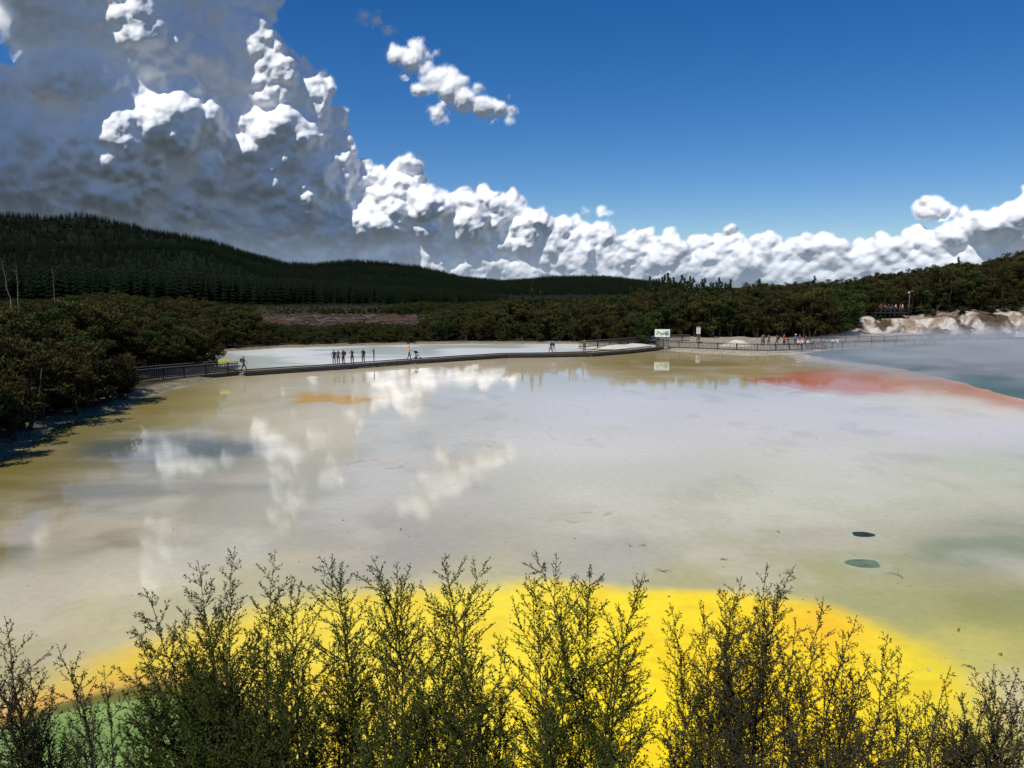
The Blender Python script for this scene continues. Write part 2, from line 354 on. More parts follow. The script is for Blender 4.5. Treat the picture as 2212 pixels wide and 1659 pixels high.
for (a,b),c in keys:
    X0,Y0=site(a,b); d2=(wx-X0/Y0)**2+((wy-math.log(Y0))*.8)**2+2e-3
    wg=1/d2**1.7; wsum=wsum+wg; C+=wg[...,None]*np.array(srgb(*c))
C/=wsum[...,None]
wb=(fbm(Xp*.35,Yp*.35,5,101)-.5); wb2=(fbm(Xp*.35,Yp*.35,5,105)-.5)
def sp_(P,warp=1.0): return sdf(P,Xp+wb*warp,Yp+wb2*warp)
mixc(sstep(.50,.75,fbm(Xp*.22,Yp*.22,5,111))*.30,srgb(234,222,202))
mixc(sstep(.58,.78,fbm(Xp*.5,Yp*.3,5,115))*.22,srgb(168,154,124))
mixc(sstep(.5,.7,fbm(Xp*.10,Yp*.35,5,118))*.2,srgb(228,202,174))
wet=np.full(Xp.shape,1.0)
WT=poly([(380,760),(440,784),(520,800),(640,792),(740,786),(870,777),(1000,768.5),(1090,763),(1180,761),(1290,757),(1330,748),(1250,741),(1000,741),(800,744),(600,751)])
k=sstep(.4,-.4,sp_(WT,.8)); mixc(k,srgb(214,214,206)); wet=wet*(1-k*.8)
gz=k*sstep(.46,.6,fbm(Xp*.06,Yp*.12,4,120)); mixc(gz*.85,srgb(160,166,148)); 
sdp=sp_(POOL,1.0)
left=sstep(620,350,px_of(Xp,Yp)); mixc(left*sstep(-9,-1,sdp)*.65*(Yp>30),srgb(134,119,58))
mixc(sstep(-.7,-.1,sdp)*.7*(Yp>35),srgb(180,170,146))
k=sstep(1.2,-1.5,sp_(poly([(185,955),(300,945),(480,942),(590,965),(520,985),(360,1000),(210,1000)]),3)); mixc(k*.7,srgb(84,98,98))
k=sstep(1.0,-1.0,sp_(poly([(90,1060),(240,1045),(500,1040),(620,1052),(480,1062),(260,1078),(140,1085)]),3)); mixc(k*.35,srgb(100,104,102))
k=sstep(1.2,-.8,sp_(poly([(615,858),(660,850),(740,852),(805,860),(760,868),(690,872),(640,869)]),5)); mixc(k*.95*sstep(.22,.42,fbm(Xp*.8,Yp*.8,4,131)),srgb(216,162,44))
sc=sp_(CHAMP,2.0)
mixc(sstep(3.5,1,np.abs(sc-1.2))*(px_of(Xp,Yp)<2000)*.9,srgb(228,218,200))
RP=poly([(1675,821),(1740,804),(1820,800),(1900,806),(1955,826),(1930,844),(1820,849),(1725,841)])
k=sstep(4.5,-2.0,sp_(RP,6)); mixc(k*.95,srgb(206,102,26))
RB=poly([(1960,800),(2060,826),(2140,846),(2230,870),(2400,920),(2400,950),(2212,878),(2100,858),(2020,842),(1950,820)])
k=sstep(2.5,-1.5,sp_(RB,3)); mixc(k*.9,srgb(198,92,22))
k=sstep(4,-1,sp_(RB,8)); mixc(k*.3,srgb(212,160,96))
k=sstep(1,0,np.abs(sp_(poly([(1640,800),(1700,850),(1850,868),(2000,872),(2000,800),(1800,780)]),6)))*sstep(.5,.6,fbm(Xp*.4,Yp*.4,4,140)); mixc(k*.5,srgb(236,226,200))
YP=poly([(60,1524),(170,1458),(300,1397),(430,1347),(600,1312),(800,1287),(1000,1274),(1200,1266),(1400,1276),(1600,1282),(1750,1306),(1880,1350),(1980,1403),(2040,1450),(2085,1500),(2060,1580),(1950,1750),(560,1750),(520,1570),(450,1472),(330,1473),(200,1494)])
sy=sp_(YP,1.2); pxp=px_of(Xp,Yp)
sw=np.interp(pxp,[300,900,1500,1900],[1.2,1.2,.5,.9])
ky=sstep(0.9,-0.9,(sy/ sw)/1.0-.3)
yc=np.zeros_like(C); 
for ch in range(3):
    yc[...,ch]=np.interp(pxp,[200,600,1100,1350,1550,1850,2050],[srgb(*c)[ch] for c in [(224,192,70),(246,218,66),(252,224,50),(255,224,20),(255,220,0),(255,216,0),(240,214,30)]])
yc*= (0.97+.12*fbm(Xp*1.2,Yp*1.2,4,150))[...,None]
C=C*(1-ky[...,None])+yc*ky[...,None]
ob=ky*sstep(.55,.68,fbm(Xp*1.3,Yp*1.3,4,160)); mixc(ob*.3,srgb(234,186,20))
k=ky*sstep(1.2,-.6,sp_(poly([(1700,1330),(1800,1330),(1860,1370),(1800,1390),(1720,1375)]),1)); mixc(k*.6,srgb(250,186,0))
LB=poly([(60,1524),(200,1494),(330,1473),(450,1470)])
k=sstep(1.3,.1,dline(LB,Xp,Yp+.3))*sstep(700,500,pxp); mixc(k*.75,srgb(222,168,76))
OL=poly([(-120,1600),(60,1534),(200,1498),(330,1476),(450,1476),(560,1600),(600,1750),(-120,1750)])
k=sstep(.18,-.18,sp_(OL,.5)); mixc(k,srgb(112,106,40))
GP=poly([(-160,1620),(60,1562),(200,1524),(330,1508),(430,1530),(500,1640),(520,1750),(-160,1750)])
k=sstep(.35,-.2,sp_(GP,.3)); mixc(k,srgb(110,132,66))
for (a,b,rx,ry_) in [(1862,1154,.42,.40),(1868,1218,.5,.55)]:
    X0,Y0=site(a,b); q=np.sqrt(((Xp-X0)/rx)**2+((Yp-Y0)/ry_)**2)+(fbm(Xp*2,Yp*2,3,170)-.5)*.7
    mixc(sstep(1.9,1.3,q)*.35,srgb(185,185,160))
for (a,b,r0) in [(1040,958,1.0),(1090,964,.8),(340,965,1.2),(1010,1048,.5),(1270,1120,.5),(815,1003,1.0)]:
    X0,Y0=site(a,b); q=np.hypot((Xp-X0+wb*2.2)*.8,(Yp-Y0+wb2*2.2)); m_=sstep(.35,.7,fbm(Xp*2,Yp*2,3,190))
    mixc(sstep(.16,.03,np.abs(q-r0))*.45*m_,srgb(140,128,95)); mixc(sstep(r0,r0*.2,q)*.22,srgb(200,170,96))
# faint trails in the mud
for q_ in range(5):
    a0=random.uniform(1000,1500); b0=random.uniform(870,960); L_=[site(a0,b0)]; th=random.uniform(-.5,.5)+random.choice([0,3.14])
    for s in range(9): th+=random.gauss(0,.35); L_.append((L_[-1][0]+math.cos(th)*1.1,L_[-1][1]+math.sin(th)*.9))
    mixc(sstep(.10,.02,dline(np.array(L_),Xp,Yp))*.18,srgb(150,134,104))
P=np.stack([Xp,Yp,np.zeros_like(Xp)],-1).reshape(-1,3)
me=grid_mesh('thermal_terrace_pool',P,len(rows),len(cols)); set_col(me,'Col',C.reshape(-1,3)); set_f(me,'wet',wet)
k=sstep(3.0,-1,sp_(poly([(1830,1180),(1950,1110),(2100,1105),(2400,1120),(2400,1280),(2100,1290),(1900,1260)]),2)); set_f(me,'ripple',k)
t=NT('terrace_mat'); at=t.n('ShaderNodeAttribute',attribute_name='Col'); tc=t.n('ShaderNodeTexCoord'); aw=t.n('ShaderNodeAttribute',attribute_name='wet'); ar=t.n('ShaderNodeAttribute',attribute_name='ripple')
n1=t.n('ShaderNodeTexNoise'); n1.inputs['Scale'].default_value=3.0; n1.inputs['Detail'].default_value=9; n1.inputs['Roughness'].default_value=.72; t.l(tc.outputs['Object'],n1.inputs['Vector'])
mr=t.n('ShaderNodeMapRange'); mr.inputs['From Min'].default_value=.3; mr.inputs['From Max'].default_value=.7; mr.inputs['To Min'].default_value=.9; mr.inputs['To Max'].default_value=1.07; t.l(n1.outputs['Fac'],mr.inputs['Value'])
vo=t.n('ShaderNodeTexVoronoi'); vo.inputs['Scale'].default_value=2.1; t.l(tc.outputs['Object'],vo.inputs['Vector'])
sp2=t.n('ShaderNodeMapRange'); sp2.inputs['From Min'].default_value=.02; sp2.inputs['From Max'].default_value=.05; sp2.inputs['To Min'].default_value=.7; sp2.inputs['To Max'].default_value=1.0; t.l(vo.outputs['Distance'],sp2.inputs['Value'])
mu=t.n('ShaderNodeMath',operation='MULTIPLY'); t.l(mr.outputs['Result'],mu.inputs[0]); t.l(sp2.outputs['Result'],mu.inputs[1])
mm=t.n('ShaderNodeVectorMath',operation='SCALE'); t.l(at.outputs['Color'],mm.inputs[0]); t.l(mu.outputs[0],mm.inputs['Scale']); t.l(mm.outputs[0],t.b.inputs['Base Color'])
n2=t.n('ShaderNodeTexNoise'); n2.inputs['Scale'].default_value=.25; n2.inputs['Detail'].default_value=6; t.l(tc.outputs['Object'],n2.inputs['Vector'])
r2=t.n('ShaderNodeMapRange'); r2.inputs['From Min'].default_value=.4; r2.inputs['From Max'].default_value=.7; r2.inputs['To Min'].default_value=.02; r2.inputs['To Max'].default_value=.08; t.l(n2.outputs['Fac'],r2.inputs['Value'])
r3=t.n('ShaderNodeMix',data_type='FLOAT'); t.l(aw.outputs['Fac'],r3.inputs['Factor']); r3.inputs['A'].default_value=.45; t.l(r2.outputs['Result'],r3.inputs['B']); t.l(r3.outputs['Result'],t.b.inputs['Roughness'])
n3=t.n('ShaderNodeTexNoise'); n3.inputs['Scale'].default_value=7; n3.inputs['Detail'].default_value=3; t.l(tc.outputs['Object'],n3.inputs['Vector'])
bs=t.n('ShaderNodeMapRange'); bs.inputs['To Min'].default_value=.03; bs.inputs['To Max'].default_value=.9; t.l(ar.outputs['Fac'],bs.inputs['Value'])
bp=t.n('ShaderNodeBump'); bp.inputs['Distance'].default_value=.02; t.l(bs.outputs['Result'],bp.inputs['Strength']); t.l(n3.outputs['Fac'],bp.inputs['Height']); t.l(bp.outputs[0],t.b.inputs['Normal'])
t.b.inputs['IOR'].default_value=1.44
me.materials.append(t.m); link(bpy.data.objects.new('thermal_terrace_pool',me))
def flat_poly(name,P,z,mat,sub=0.6,jit=.15):
    pts=[]
    for i in range(len(P)):
        a=np.array(P[i]);b=np.array(P[(i+1)%len(P)]); n=max(1,int(np.linalg.norm(b-a)/sub))
        for k in range(n):
            q=a+(b-a)*k/n; pts.append((q[0]+(vnoise(q[0]*.7,q[1]*.7,3)-.5)*jit*2,q[1]+(vnoise(q[0]*.7,q[1]*.7,9)-.5)*jit*2,z))
    me=bpy.data.meshes.new(name); me.from_pydata(pts,[],[tuple(range(len(pts)))]); me.materials.append(mat); me.update()
    return link(bpy.data.objects.new(name,me))
def water(name,c1,c2,scale,rough=.06,bump=.15,ior=1.33):
    t=NT(name); tc=t.n('ShaderNodeTexCoord'); n=t.n('ShaderNodeTexNoise'); n.inputs['Scale'].default_value=scale; n.inputs['Detail'].default_value=5; t.l(tc.outputs['Object'],n.inputs['Vector'])
    r=t.n('ShaderNodeValToRGB'); e=r.color_ramp.elements; e[0].position=.35; e[1].position=.65; e[0].color=(*c1,1); e[1].color=(*c2,1); t.l(n.outputs['Fac'],r.inputs['Fac']); t.l(r.outputs['Color'],t.b.inputs['Base Color'])
    t.b.inputs['Roughness'].default_value=rough; t.b.inputs['IOR'].default_value=ior
    n3=t.n('ShaderNodeTexNoise'); n3.inputs['Scale'].default_value=4; t.l(tc.outputs['Object'],n3.inputs['Vector'])
    bp=t.n('ShaderNodeBump'); bp.inputs['Strength'].default_value=bump; bp.inputs['Distance'].default_value=.05; t.l(n3.outputs['Fac'],bp.inputs['Height']); t.l(bp.outputs[0],t.b.inputs['Normal'])
    return t.m
flat_poly('hot_spring_water',CHAMP,.012,water('spring_water',srgb(48,82,82),srgb(72,106,102),.12,.3,.8,1.25),.8,.5)
flat_poly('green_pond_water',GP,.006,water('pond_water',srgb(112,140,70),srgb(138,160,86),.5,.05,.05),.3,.08)
vm=water('vent_water',srgb(40,48,36),srgb(60,68,52),2,.4,.05,1.15); vm2=water('vent_water_shallow',srgb(84,104,80),srgb(116,130,98),2,.3,.05,1.2)
for (a,b,rx,ry_,m) in [(1862,1154,.42,.34,vm),(1865,1218,.55,.46,vm2)]:
    X0,Y0=site(a,b); pp=[(X0+rx*math.cos(q)*(1+.12*math.sin(3*q+a)),Y0+ry_*math.sin(q)*(1+.1*math.cos(2*q))) for q in np.linspace(0,2*math.pi,28)[:-1]]
    flat_poly('vent_pool',np.array(pp),.008,m,.2,.05)
print('pool',time.time()-T0)
# ================= VEGETATION SOURCES
bark=simple('bark',(0.08,0.06,0.045),.9,.35,6); bark_d=simple('bark_dark',(0.018,0.015,0.012),.9,.35,6)
def scrub_tree(i,spread=1.0,mat=None):
    mb=MB(); h=random.uniform(.9,1.0)*6
    cl=[]
    nb=random.randint(3,5)
    for k in range(nb):
        a=random.uniform(0,6.28); tilt=random.uniform(.15,.6)
        p=[Vector((0,0,-.4))]; d=Vector((math.cos(a)*tilt,math.sin(a)*tilt,1)).normalized(); hk=h*random.uniform(.75,1.02)
        for s_ in range(5): p.append(p[-1]+d*(hk*.18)); d=(d+Vector((random.gauss(0,.15),random.gauss(0,.15),.06))).normalized()
        mb.tube(p,[.11,.1,.08,.06,.045,.02],5)
        for q in p[2:]:
            for _ in range(2):
                dd=Vector((random.gauss(0,1),random.gauss(0,1),random.uniform(.1,.9))).normalized()*random.uniform(.5,1.3)*spread
                mb.tube([q,q+dd*.6,q+dd+Vector((0,0,.15))],[.03,.02,.01],3); cl.append((q+dd,random.uniform(.4,.75)))
        cl.append((p[-1],.6))
    for k in range(5):
        a=random.uniform(0,6.28); r=random.uniform(.6,1.7)*spread; cl.append((Vector((r*math.cos(a),r*math.sin(a),random.uniform(.15,.5)*h)),random.uniform(.5,.75)))
    Ps=[];rs=[]
    for c,r in cl:
        n=int(110*(r/.6)**2); dv=rng.normal(size=(n,3)); dv/=np.linalg.norm(dv,axis=1,keepdims=True); rad_=r*rng.random(n)**.35
        tone=random.uniform(-.25,.3); dv[:,2]*=.62; Ps.append(np.array(c)+dv*rad_[:,None]); rs.append(np.clip(.30+rng.random(n)*.35+dv[:,2]*.8+tone,0,1))  # random tone, plus clump tops painted lighter and undersides darker like top light
    P=np.concatenate(Ps); n=len(P); LV=add_leaves(P,rng.normal(size=(n,3))+np.array([0,0,.3]),rng.uniform(.14,.30,n),rng.uniform(.09,.18,n))
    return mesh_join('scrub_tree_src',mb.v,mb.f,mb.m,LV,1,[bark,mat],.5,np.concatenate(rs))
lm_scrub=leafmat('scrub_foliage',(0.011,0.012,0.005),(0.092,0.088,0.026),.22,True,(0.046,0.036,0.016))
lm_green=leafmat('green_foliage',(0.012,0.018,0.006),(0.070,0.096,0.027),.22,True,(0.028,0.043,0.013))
lm_pine=leafmat('pine_foliage',(0.005,0.009,0.005),(0.013,0.021,0.009),.08,True,(0.006,0.010,0.005))
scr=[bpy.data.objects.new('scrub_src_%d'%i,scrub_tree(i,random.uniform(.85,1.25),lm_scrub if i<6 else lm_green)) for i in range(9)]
def pine_mesh(name,h=20,tiers=9,leafy=False,mat=lm_pine,wd=.17):
    mb=MB(); mb.tube([(0,0,-1),(0,0,h*.5),(0,0,h*.97)],[h*.010,h*.008,h*.002],5)
    if not leafy:
        LVs=[]
        for k in range(tiers):
            z=h*(.10+.86*k/(tiers-1)); r=h*wd*(1-(k/(tiers-1))**1.15*.93)*random.uniform(.85,1.15)
            n=9
            for q in range(n):
                a=2*math.pi*(q+random.random()*.8)/n; L=r*random.uniform(.7,1.2); wdt=r*.75+h*.012
                c,s_=math.cos(a),math.sin(a); z2=z-L*random.uniform(.0,.25); 
                LVs+= [[0,0,z+h*.05],[c*L*.55-s_*wdt*.5,s_*L*.55+c*wdt*.5,z],[c*L,s_*L,z2],[c*L*.55+s_*wdt*.5,s_*L*.55-c*wdt*.5,z]]
        LV=np.array(LVs,float)
    else:
        Ps=[]
        for k in range(tiers*4):
            tt=k/(tiers*4-1); z=h*(.12+.86*tt); r=h*wd*(1-tt**1.3*.95)*random.uniform(.6,1.2); a=random.uniform(0,6.28)
            e=Vector((math.cos(a)*r,math.sin(a)*r,z+r*.15)); mb.tube([(0,0,z-.1*r),tuple(e)],[h*.004,h*.0015],3)
            m=int(36+r*44); s_=rng.random(m)**.6; b=np.array([0,0,z])[None]*(1-s_[:,None])+np.array(e)[None]*s_[:,None]
            Ps.append(b+rng.normal(size=(m,3))*np.array([.16,.16,.12])*(.5+r*.25))
        P=np.concatenate(Ps); n=len(P); LV=add_leaves(P,rng.normal(size=(n,3))+np.array([0,0,.5]),rng.uniform(.2,.4,n),rng.uniform(.08,.16,n))
    return mesh_join(name,mb.v,mb.f,mb.m,LV,1,[bark if leafy else bark_d,mat])
pines=[bpy.data.objects.new('pine_src_%d'%i,pine_mesh('pine_src',20,8+i%3,wd=random.uniform(.13,.17))) for i in range(4)]
def scatter(name,P,rot,scl,srcs,idx=None):
    col=bpy.data.collections.new(name+'_parts')
    for o in srcs: col.objects.link(o)
    me=bpy.data.meshes.new(name); me.from_pydata([tuple(p) for p in P],[],[])
    n=len(P)
    a=me.attributes.new('rot','FLOAT_VECTOR','POINT'); a.data.foreach_set('vector',np.asarray(rot,np.float32).ravel())
    a=me.attributes.new('scl','FLOAT_VECTOR','POINT'); a.data.foreach_set('vector',np.asarray(scl,np.float32).ravel())
    a=me.attributes.new('idx','INT','POINT'); a.data.foreach_set('value',(rng.integers(0,len(srcs),n) if idx is None else idx).astype(np.int32))
    ob=link(bpy.data.objects.new(name,me)); md=ob.modifiers.new('scatter','NODES')
    ng=bpy.data.node_groups.new(name+'_nodes','GeometryNodeTree'); md.node_group=ng
    ng.interface.new_socket('Geometry',in_out='INPUT',socket_type='NodeSocketGeometry'); ng.interface.new_socket('Geometry',in_out='OUTPUT',socket_type='NodeSocketGeometry')
    gi=ng.nodes.new('NodeGroupInput'); go=ng.nodes.new('NodeGroupOutput'); ip=ng.nodes.new('GeometryNodeInstanceOnPoints')
    ci=ng.nodes.new('GeometryNodeCollectionInfo'); ci.inputs['Collection'].default_value=col; ci.inputs['Separate Children'].default_value=True; ci.inputs['Reset Children'].default_value=True
    def na(nm,ty):
        x=ng.nodes.new('GeometryNodeInputNamedAttribute'); x.data_type=ty; x.inputs['Name'].default_value=nm; return x.outputs['Attribute']
    ng.links.new(gi.outputs[0],ip.inputs['Points']); ng.links.new(ci.outputs[0],ip.inputs['Instance']); ip.inputs['Pick Instance'].default_value=True
    ng.links.new(na('idx','INT'),ip.inputs['Instance Index']); ng.links.new(na('rot','FLOAT_VECTOR'),ip.inputs['Rotation']); ng.links.new(na('scl','FLOAT_VECTOR'),ip.inputs['Scale'])
    ng.links.new(ip.outputs[0],go.inputs[0]); return ob
# ---- scrub placement
TX=[-900,-400,0,80,150,250,330,400,480,560,620,900,950,1000,1100,1150,1270,1350,1420,1500,1560,1640,1700,1750,1830,1900,2000,2070,2130,2180,2212,2700]
TY=[616,628,638,642,632,622,640,634,650,662,672,672,660,650,640,640,636,624,612,610,612,602,608,596,599,585,570,556,556,544,530,520]
N=28000
Yc=np.exp(rng.uniform(math.log(36),math.log(215),N)); Sc=rng.uniform(-1.15,1.05,N); Xc=Yc*Sc
Zc,sdc,pxc=Hground(Xc,Yc)
ytop=np.interp(pxc,TX,TY); mid_=(pxc>545)&(pxc<925)
ok=(sdc>np.where(pxc<270,0.5,1.6))&(Yc>36)
ok&=~(mid_&(Yc>163)&(rng.random(N)>.16))
ok&=~((pxc>1395)&(Yc<136)) 
ok&=~((pxc>1835)&(Yc<153)&(Yc>125)&(rng.random(N)>.12))
ok&=~((pxc>1790)&(Yc<143))
ok&=dline(FL,Xc,Yc)>3.4
strip=sdf(poly([(262,892),(290,862),(240,838),(516,806),(545,812),(440,838)]),Xc,Yc); ok&=strip>0.3
ytl=np.where(mid_&(Yc<163),np.interp(pxc,[545,600,700,760,900,925],[686,694,700,688,698,684]),np.where(mid_,698,ytop))
zt=CAM_H+Yc*tanel(ytl)
want=zt-Zc
order=rng.permutation(N); occ={}; sel=[]
for i in order:
    if not ok[i] or want[i]<.8: continue
    sp0=2.3 if want[i]>4 else 1.6
    key=(int(Xc[i]//sp0),int(Yc[i]//sp0))
    if key in occ: continue
    occ[key]=1; sel.append(i)
sel=np.array(sel); 
cap=np.where(pxc[sel]>1330,rng.uniform(7,12,len(sel)),rng.uniform(5.5,9.0,len(sel)))
cap=np.where((pxc[sel]>1835)&(Yc[sel]<154),rng.uniform(1.2,2.4,len(sel)),cap)
hgt=np.minimum(want[sel],cap)*rng.uniform(.70,1.04,len(sel))
near_edge=sstep(9,1,sdc[sel]); hgt*=1-near_edge*rng.uniform(.1,.6,len(sel))
sc=hgt/6.3; sx=np.clip(sc,.45,1.25)*rng.uniform(.85,1.15,len(sel))
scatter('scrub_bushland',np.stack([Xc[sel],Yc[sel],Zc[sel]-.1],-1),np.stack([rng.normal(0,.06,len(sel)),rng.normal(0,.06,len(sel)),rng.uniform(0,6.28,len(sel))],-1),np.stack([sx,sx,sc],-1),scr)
print('scrub',len(sel))
N=2200; Yc=rng.uniform(240,400,N); pc=rng.uniform(380,1700,N); Xc=(pc-CX)/F/1.008*Yc; Zc,_,_=Hground(Xc,Yc)
yt=np.interp(pc,[380,560,700,800,900,1000,1100,1500,1700],[668,672,662,664,650,652,645,628,622])
h=np.clip(CAM_H+Yc*tanel(yt)-Zc,1,10)*rng.uniform(.5,1.05,N)
scatter('distant_scrub',np.stack([Xc,Yc,Zc],-1),np.stack([Xc*0,Xc*0,rng.uniform(0,6.28,N)],-1),np.stack([h/5.5*1.0,h/5.5*1.0,h/6.2],-1)*1.0,[bpy.data.objects.new('dscrub_%d'%i,s.data) for i,s in enumerate(scr)])
def pine_field(name,r0,r1,a0,a1,spc,hfun,cond=None):
    area=.5*(r1*r1-r0*r0)*(a1-a0); n=int(area/spc**2)
    r=np.sqrt(rng.uniform(r0*r0,r1*r1,n)); a=rng.uniform(a0,a1,n); X=r*np.sin(a); Y=r*np.cos(a); Z,_,px=Hground(X,Y)
    h=hfun(r,px,X,Y,Z); k=h>2
    if cond is not None: k&=cond(X,Y,px)
    X,Y,Z,h=X[k],Y[k],Z[k],h[k]; n=len(X); s=h/20
    print(name,n)
    return scatter(name,np.stack([X,Y,Z-.5],-1),np.stack([rng.normal(0,.02,n),rng.normal(0,.02,n),rng.uniform(0,6.28,n)],-1),np.stack([s*1.05,s*1.05,s],-1),[bpy.data.objects.new(name+'_s%d'%i,s_.data) for i,s_ in enumerate(pines)])
PX=[-800,0,150,250,400,480,620,700,800,870,1000,1090,1130]; PYk=[556,567,568,576,580,588,597,602,610,613,624,632,648]
pine_field('pine_plantation',400,560,math.radians(-46),math.atan((1110-CX)/F),4.8,lambda r,px,X,Y,Z: np.minimum(26,(CAM_H+Y*tanel(np.interp(px,PX,PYk))-Z))*rng.uniform(.86,1.05,len(r)))
pine_field('pine_forest',800,2650,math.radians(-46),math.radians(12.5),9.3,lambda r,px,X,Y,Z: rng.uniform(13,18,len(r))*(0.55+.45*sstep(800,1500,r)))
tallsrc=[pine_mesh('tall_conifer',11,9,True,lm_green,.2),pine_mesh('tall_conifer',11,9,True,lm_green,.24)]
TL=[(1150,607,146),(1168,616,148),(1128,634,142),(1092,640,150),(1262,634,150),(1362,618,152),(1232,640,140),(1300,640,150),(870,632,215),(905,650,205),(985,640,190),(1640,604,158),(1760,596,165),(2070,556,170),(330,624,120)]
for k in range(30):
    a=1405+k*6.2; TL.append((a,float(np.interp(a,[1400,1440,1480,1520,1560,1600],[600,590,598,604,604,614]))+random.uniform(-4,16),random.uniform(152,172)))
for i,(px_,py_,Yd) in enumerate(TL):
    X_,Y_,z_=site_y(px_,py_,Yd); Zg=float(Hground(np.array([X_]),np.array([Y_]))[0][0]); h=z_-Zg
    o=link(bpy.data.objects.new('conifer_tree',tallsrc[i%2])); o.location=(X_,Y_,Zg-.2); o.scale=(h/11*.95,h/11*.95,(h+.3)/11); o.rotation_euler=(0,0,random.uniform(0,6))
dead=simple('dead_wood',(0.14,0.12,0.10),.9,.3,5)
for (bx,by,tx,ty,Yd) in [(30,650,2,556,80),(44,655,34,572,84),(122,640,112,578,110)]:
    b=Vector(site_y(bx,by+40,Yd)); tt=Vector(site_y(tx,ty,Yd)); mb=MB(); pts=[b.lerp(tt,k/6)+Vector((random.gauss(0,.06),random.gauss(0,.06),0)) for k in range(7)]
    mb.tube(pts,[.07,.065,.055,.045,.035,.025,.01],6)
    for k in range(9):
        q=b.lerp(tt,random.uniform(.45,.97)); dd=Vector((random.gauss(0,1),random.gauss(0,1),.7)).normalized()*random.uniform(.4,1.1); mb.tube([q,q+dd*.5,q+dd+Vector((0,0,.1))],[.02,.014,.006],3)
    mb.obj('dead_tree',[dead])
mb=MB()
for k in range(600):
    Yd=random.uniform(166,240); p=random.uniform(560,930); X_=(p-CX)/F*Yd; z=float(.35); a=random.uniform(0,3.14); l=random.uniform(.8,5); h=Vector((math.cos(a),math.sin(a),random.uniform(-.1,.25)))*l/2; c=Vector((X_,Yd,z+random.uniform(0,.5)))
    mb.tube([c-h,c+h],[random.uniform(.05,.14)]*2,5,random.choice([0,0,0,1]))
mb.obj('felled_logs',[simple('log_bark',(0.075,0.045,0.034),.9,.4,2),simple('log_grey',(0.15,0.11,0.095),.9,.3,2)])
print('veg',time.time()-T0)
# ================= BOARDWALK & FENCES
wood_dark=simple('wood_dark',(0.022,0.02,0.018),.8,.3,5); wood_top=simple('wood_deck',(0.14,0.12,0.10),.85,.25,4); wood_gr=simple('wood_grey',(0.17,0.15,0.13),.85,.3,6)
def walk(P,step):
    out=[]
    for i in range(len(P)-1):
        a=Vector((*P[i],0));b=Vector((*P[i+1],0)); n=max(1,int((b-a).length/step))
        for k in range(n): out.append((a.lerp(b,(k+.5)/n),math.atan2((b-a).y,(b-a).x),(b-a).length/n))
    return out
def offset(P,d):
    P=np.array(P); out=[]
    for i in range(len(P)):
        t_=P[min(i+1,len(P)-1)]-P[max(i-1,0)]; t_=t_/np.linalg.norm(t_); out.append(P[i]+np.array([-t_[1],t_[0]])*d)
    return np.array(out)
mb=MB()
for c,a,l in walk(BWw,.16): mb.box((c.x,c.y,.36),(l*.93,2.0,.05),a,1)
for dd in (-1.02,1.02):
    for c,a,l in walk(offset(BWw,dd),3.0):
        mb.box((c.x,c.y,.24),(l+.02,.08,.22),a,0); mb.box((c.x,c.y,.47),(l+.02,.10,.10),a,0); 
    for c,a,l in walk(offset(BWw,dd*.93),2.2): mb.box((c.x,c.y,.05),(.14,.14,.55),a,0)
mb.obj('boardwalk',[wood_dark,wood_top])
def fence(name,P,z0=.3,h=1.1,pick=.19,mats=None,deck=None):
    mb=MB()
    if pick:
        for c,a,l in walk(P,pick): mb.box((c.x,c.y,z0+h*.5-.02),(.085,.025,h-.1),a,0)
    for c,a,l in walk(P,2.0):
        mb.box((c.x,c.y,z0+h/2-.15),(.11,.11,h+.35),a,1)
        mb.box((c.x,c.y,z0+h+.035),(l+.01,.14,.045),a,0); mb.box((c.x,c.y,z0+.2),(l,.05,.09),a,1); mb.box((c.x,c.y,z0+h-.12),(l,.05,.09),a,1)
    return mb.obj(name,mats or [wood_gr,wood_dark])
fence('picket_fence',FL,.38,1.08); fence('picket_fence',offset(FL,2.3),.38,1.08)
mb=MB()
FLm=offset(FL,1.15)
for c,a,l in walk(FLm,.16): mb.box((c.x,c.y,.36),(l*.93,2.2,.05),a,1)
for c,a,l in walk(FL,2.5): mb.box((c.x,c.y,.12),(l,.1,.5),a,0)
mb.obj('boardwalk',[wood_dark,wood_top])
fence('picket_fence',FR,.2,1.1)
F2=np.array([site(a,b,.3) for a,b in [(1690,747),(1760,744),(1840,741),(1950,738.5),(2080,736),(2190,734)]]); fence('picket_fence',F2,.3,1.1,.22)
F3=np.array([site(a,b,.4) for a,b in [(1250,752),(1330,747),(1380,742),(1415,740)]]); fence('picket_fence',F3,.4,1.0,.25)
F4=np.array([site(a,b,.4) for a,b in [(1420,749),(1446,751)]]); fence('picket_fence',F4,.4,1.2,.16)
F5=np.array([site(a,b,.4) for a,b in [(1418,747),(1422,739),(1490,738)]]); fence('picket_fence',F5,.4,1.1,.2)
pale=simple('sinter_pale',srgb(196,190,174),.9,.15,3)
def mound(name,px_,py_,w_,h_,mat):
    X0,Y0=site(px_,py_,.2); V=[];n=26
    for j in range(9):
        for i in range(n):
            a=2*math.pi*i/n; r=j/8; V.append((X0+math.cos(a)*r*w_*(1+.1*math.sin(3*a)),Y0+math.sin(a)*r*w_*.6,.1+h_*math.cos(r*math.pi/2)**1.2*(1+.25*(random.random()-.5))))
    f=[(j*n+i,j*n+(i+1)%n,(j+1)*n+(i+1)%n,(j+1)*n+i) for j in range(8) for i in range(n)]
    me=bpy.data.meshes.new(name); me.from_pydata(V,[],f); me.materials.append(mat); [setattr(p,'use_smooth',True) for p in me.polygons]; link(bpy.data.objects.new(name,me))
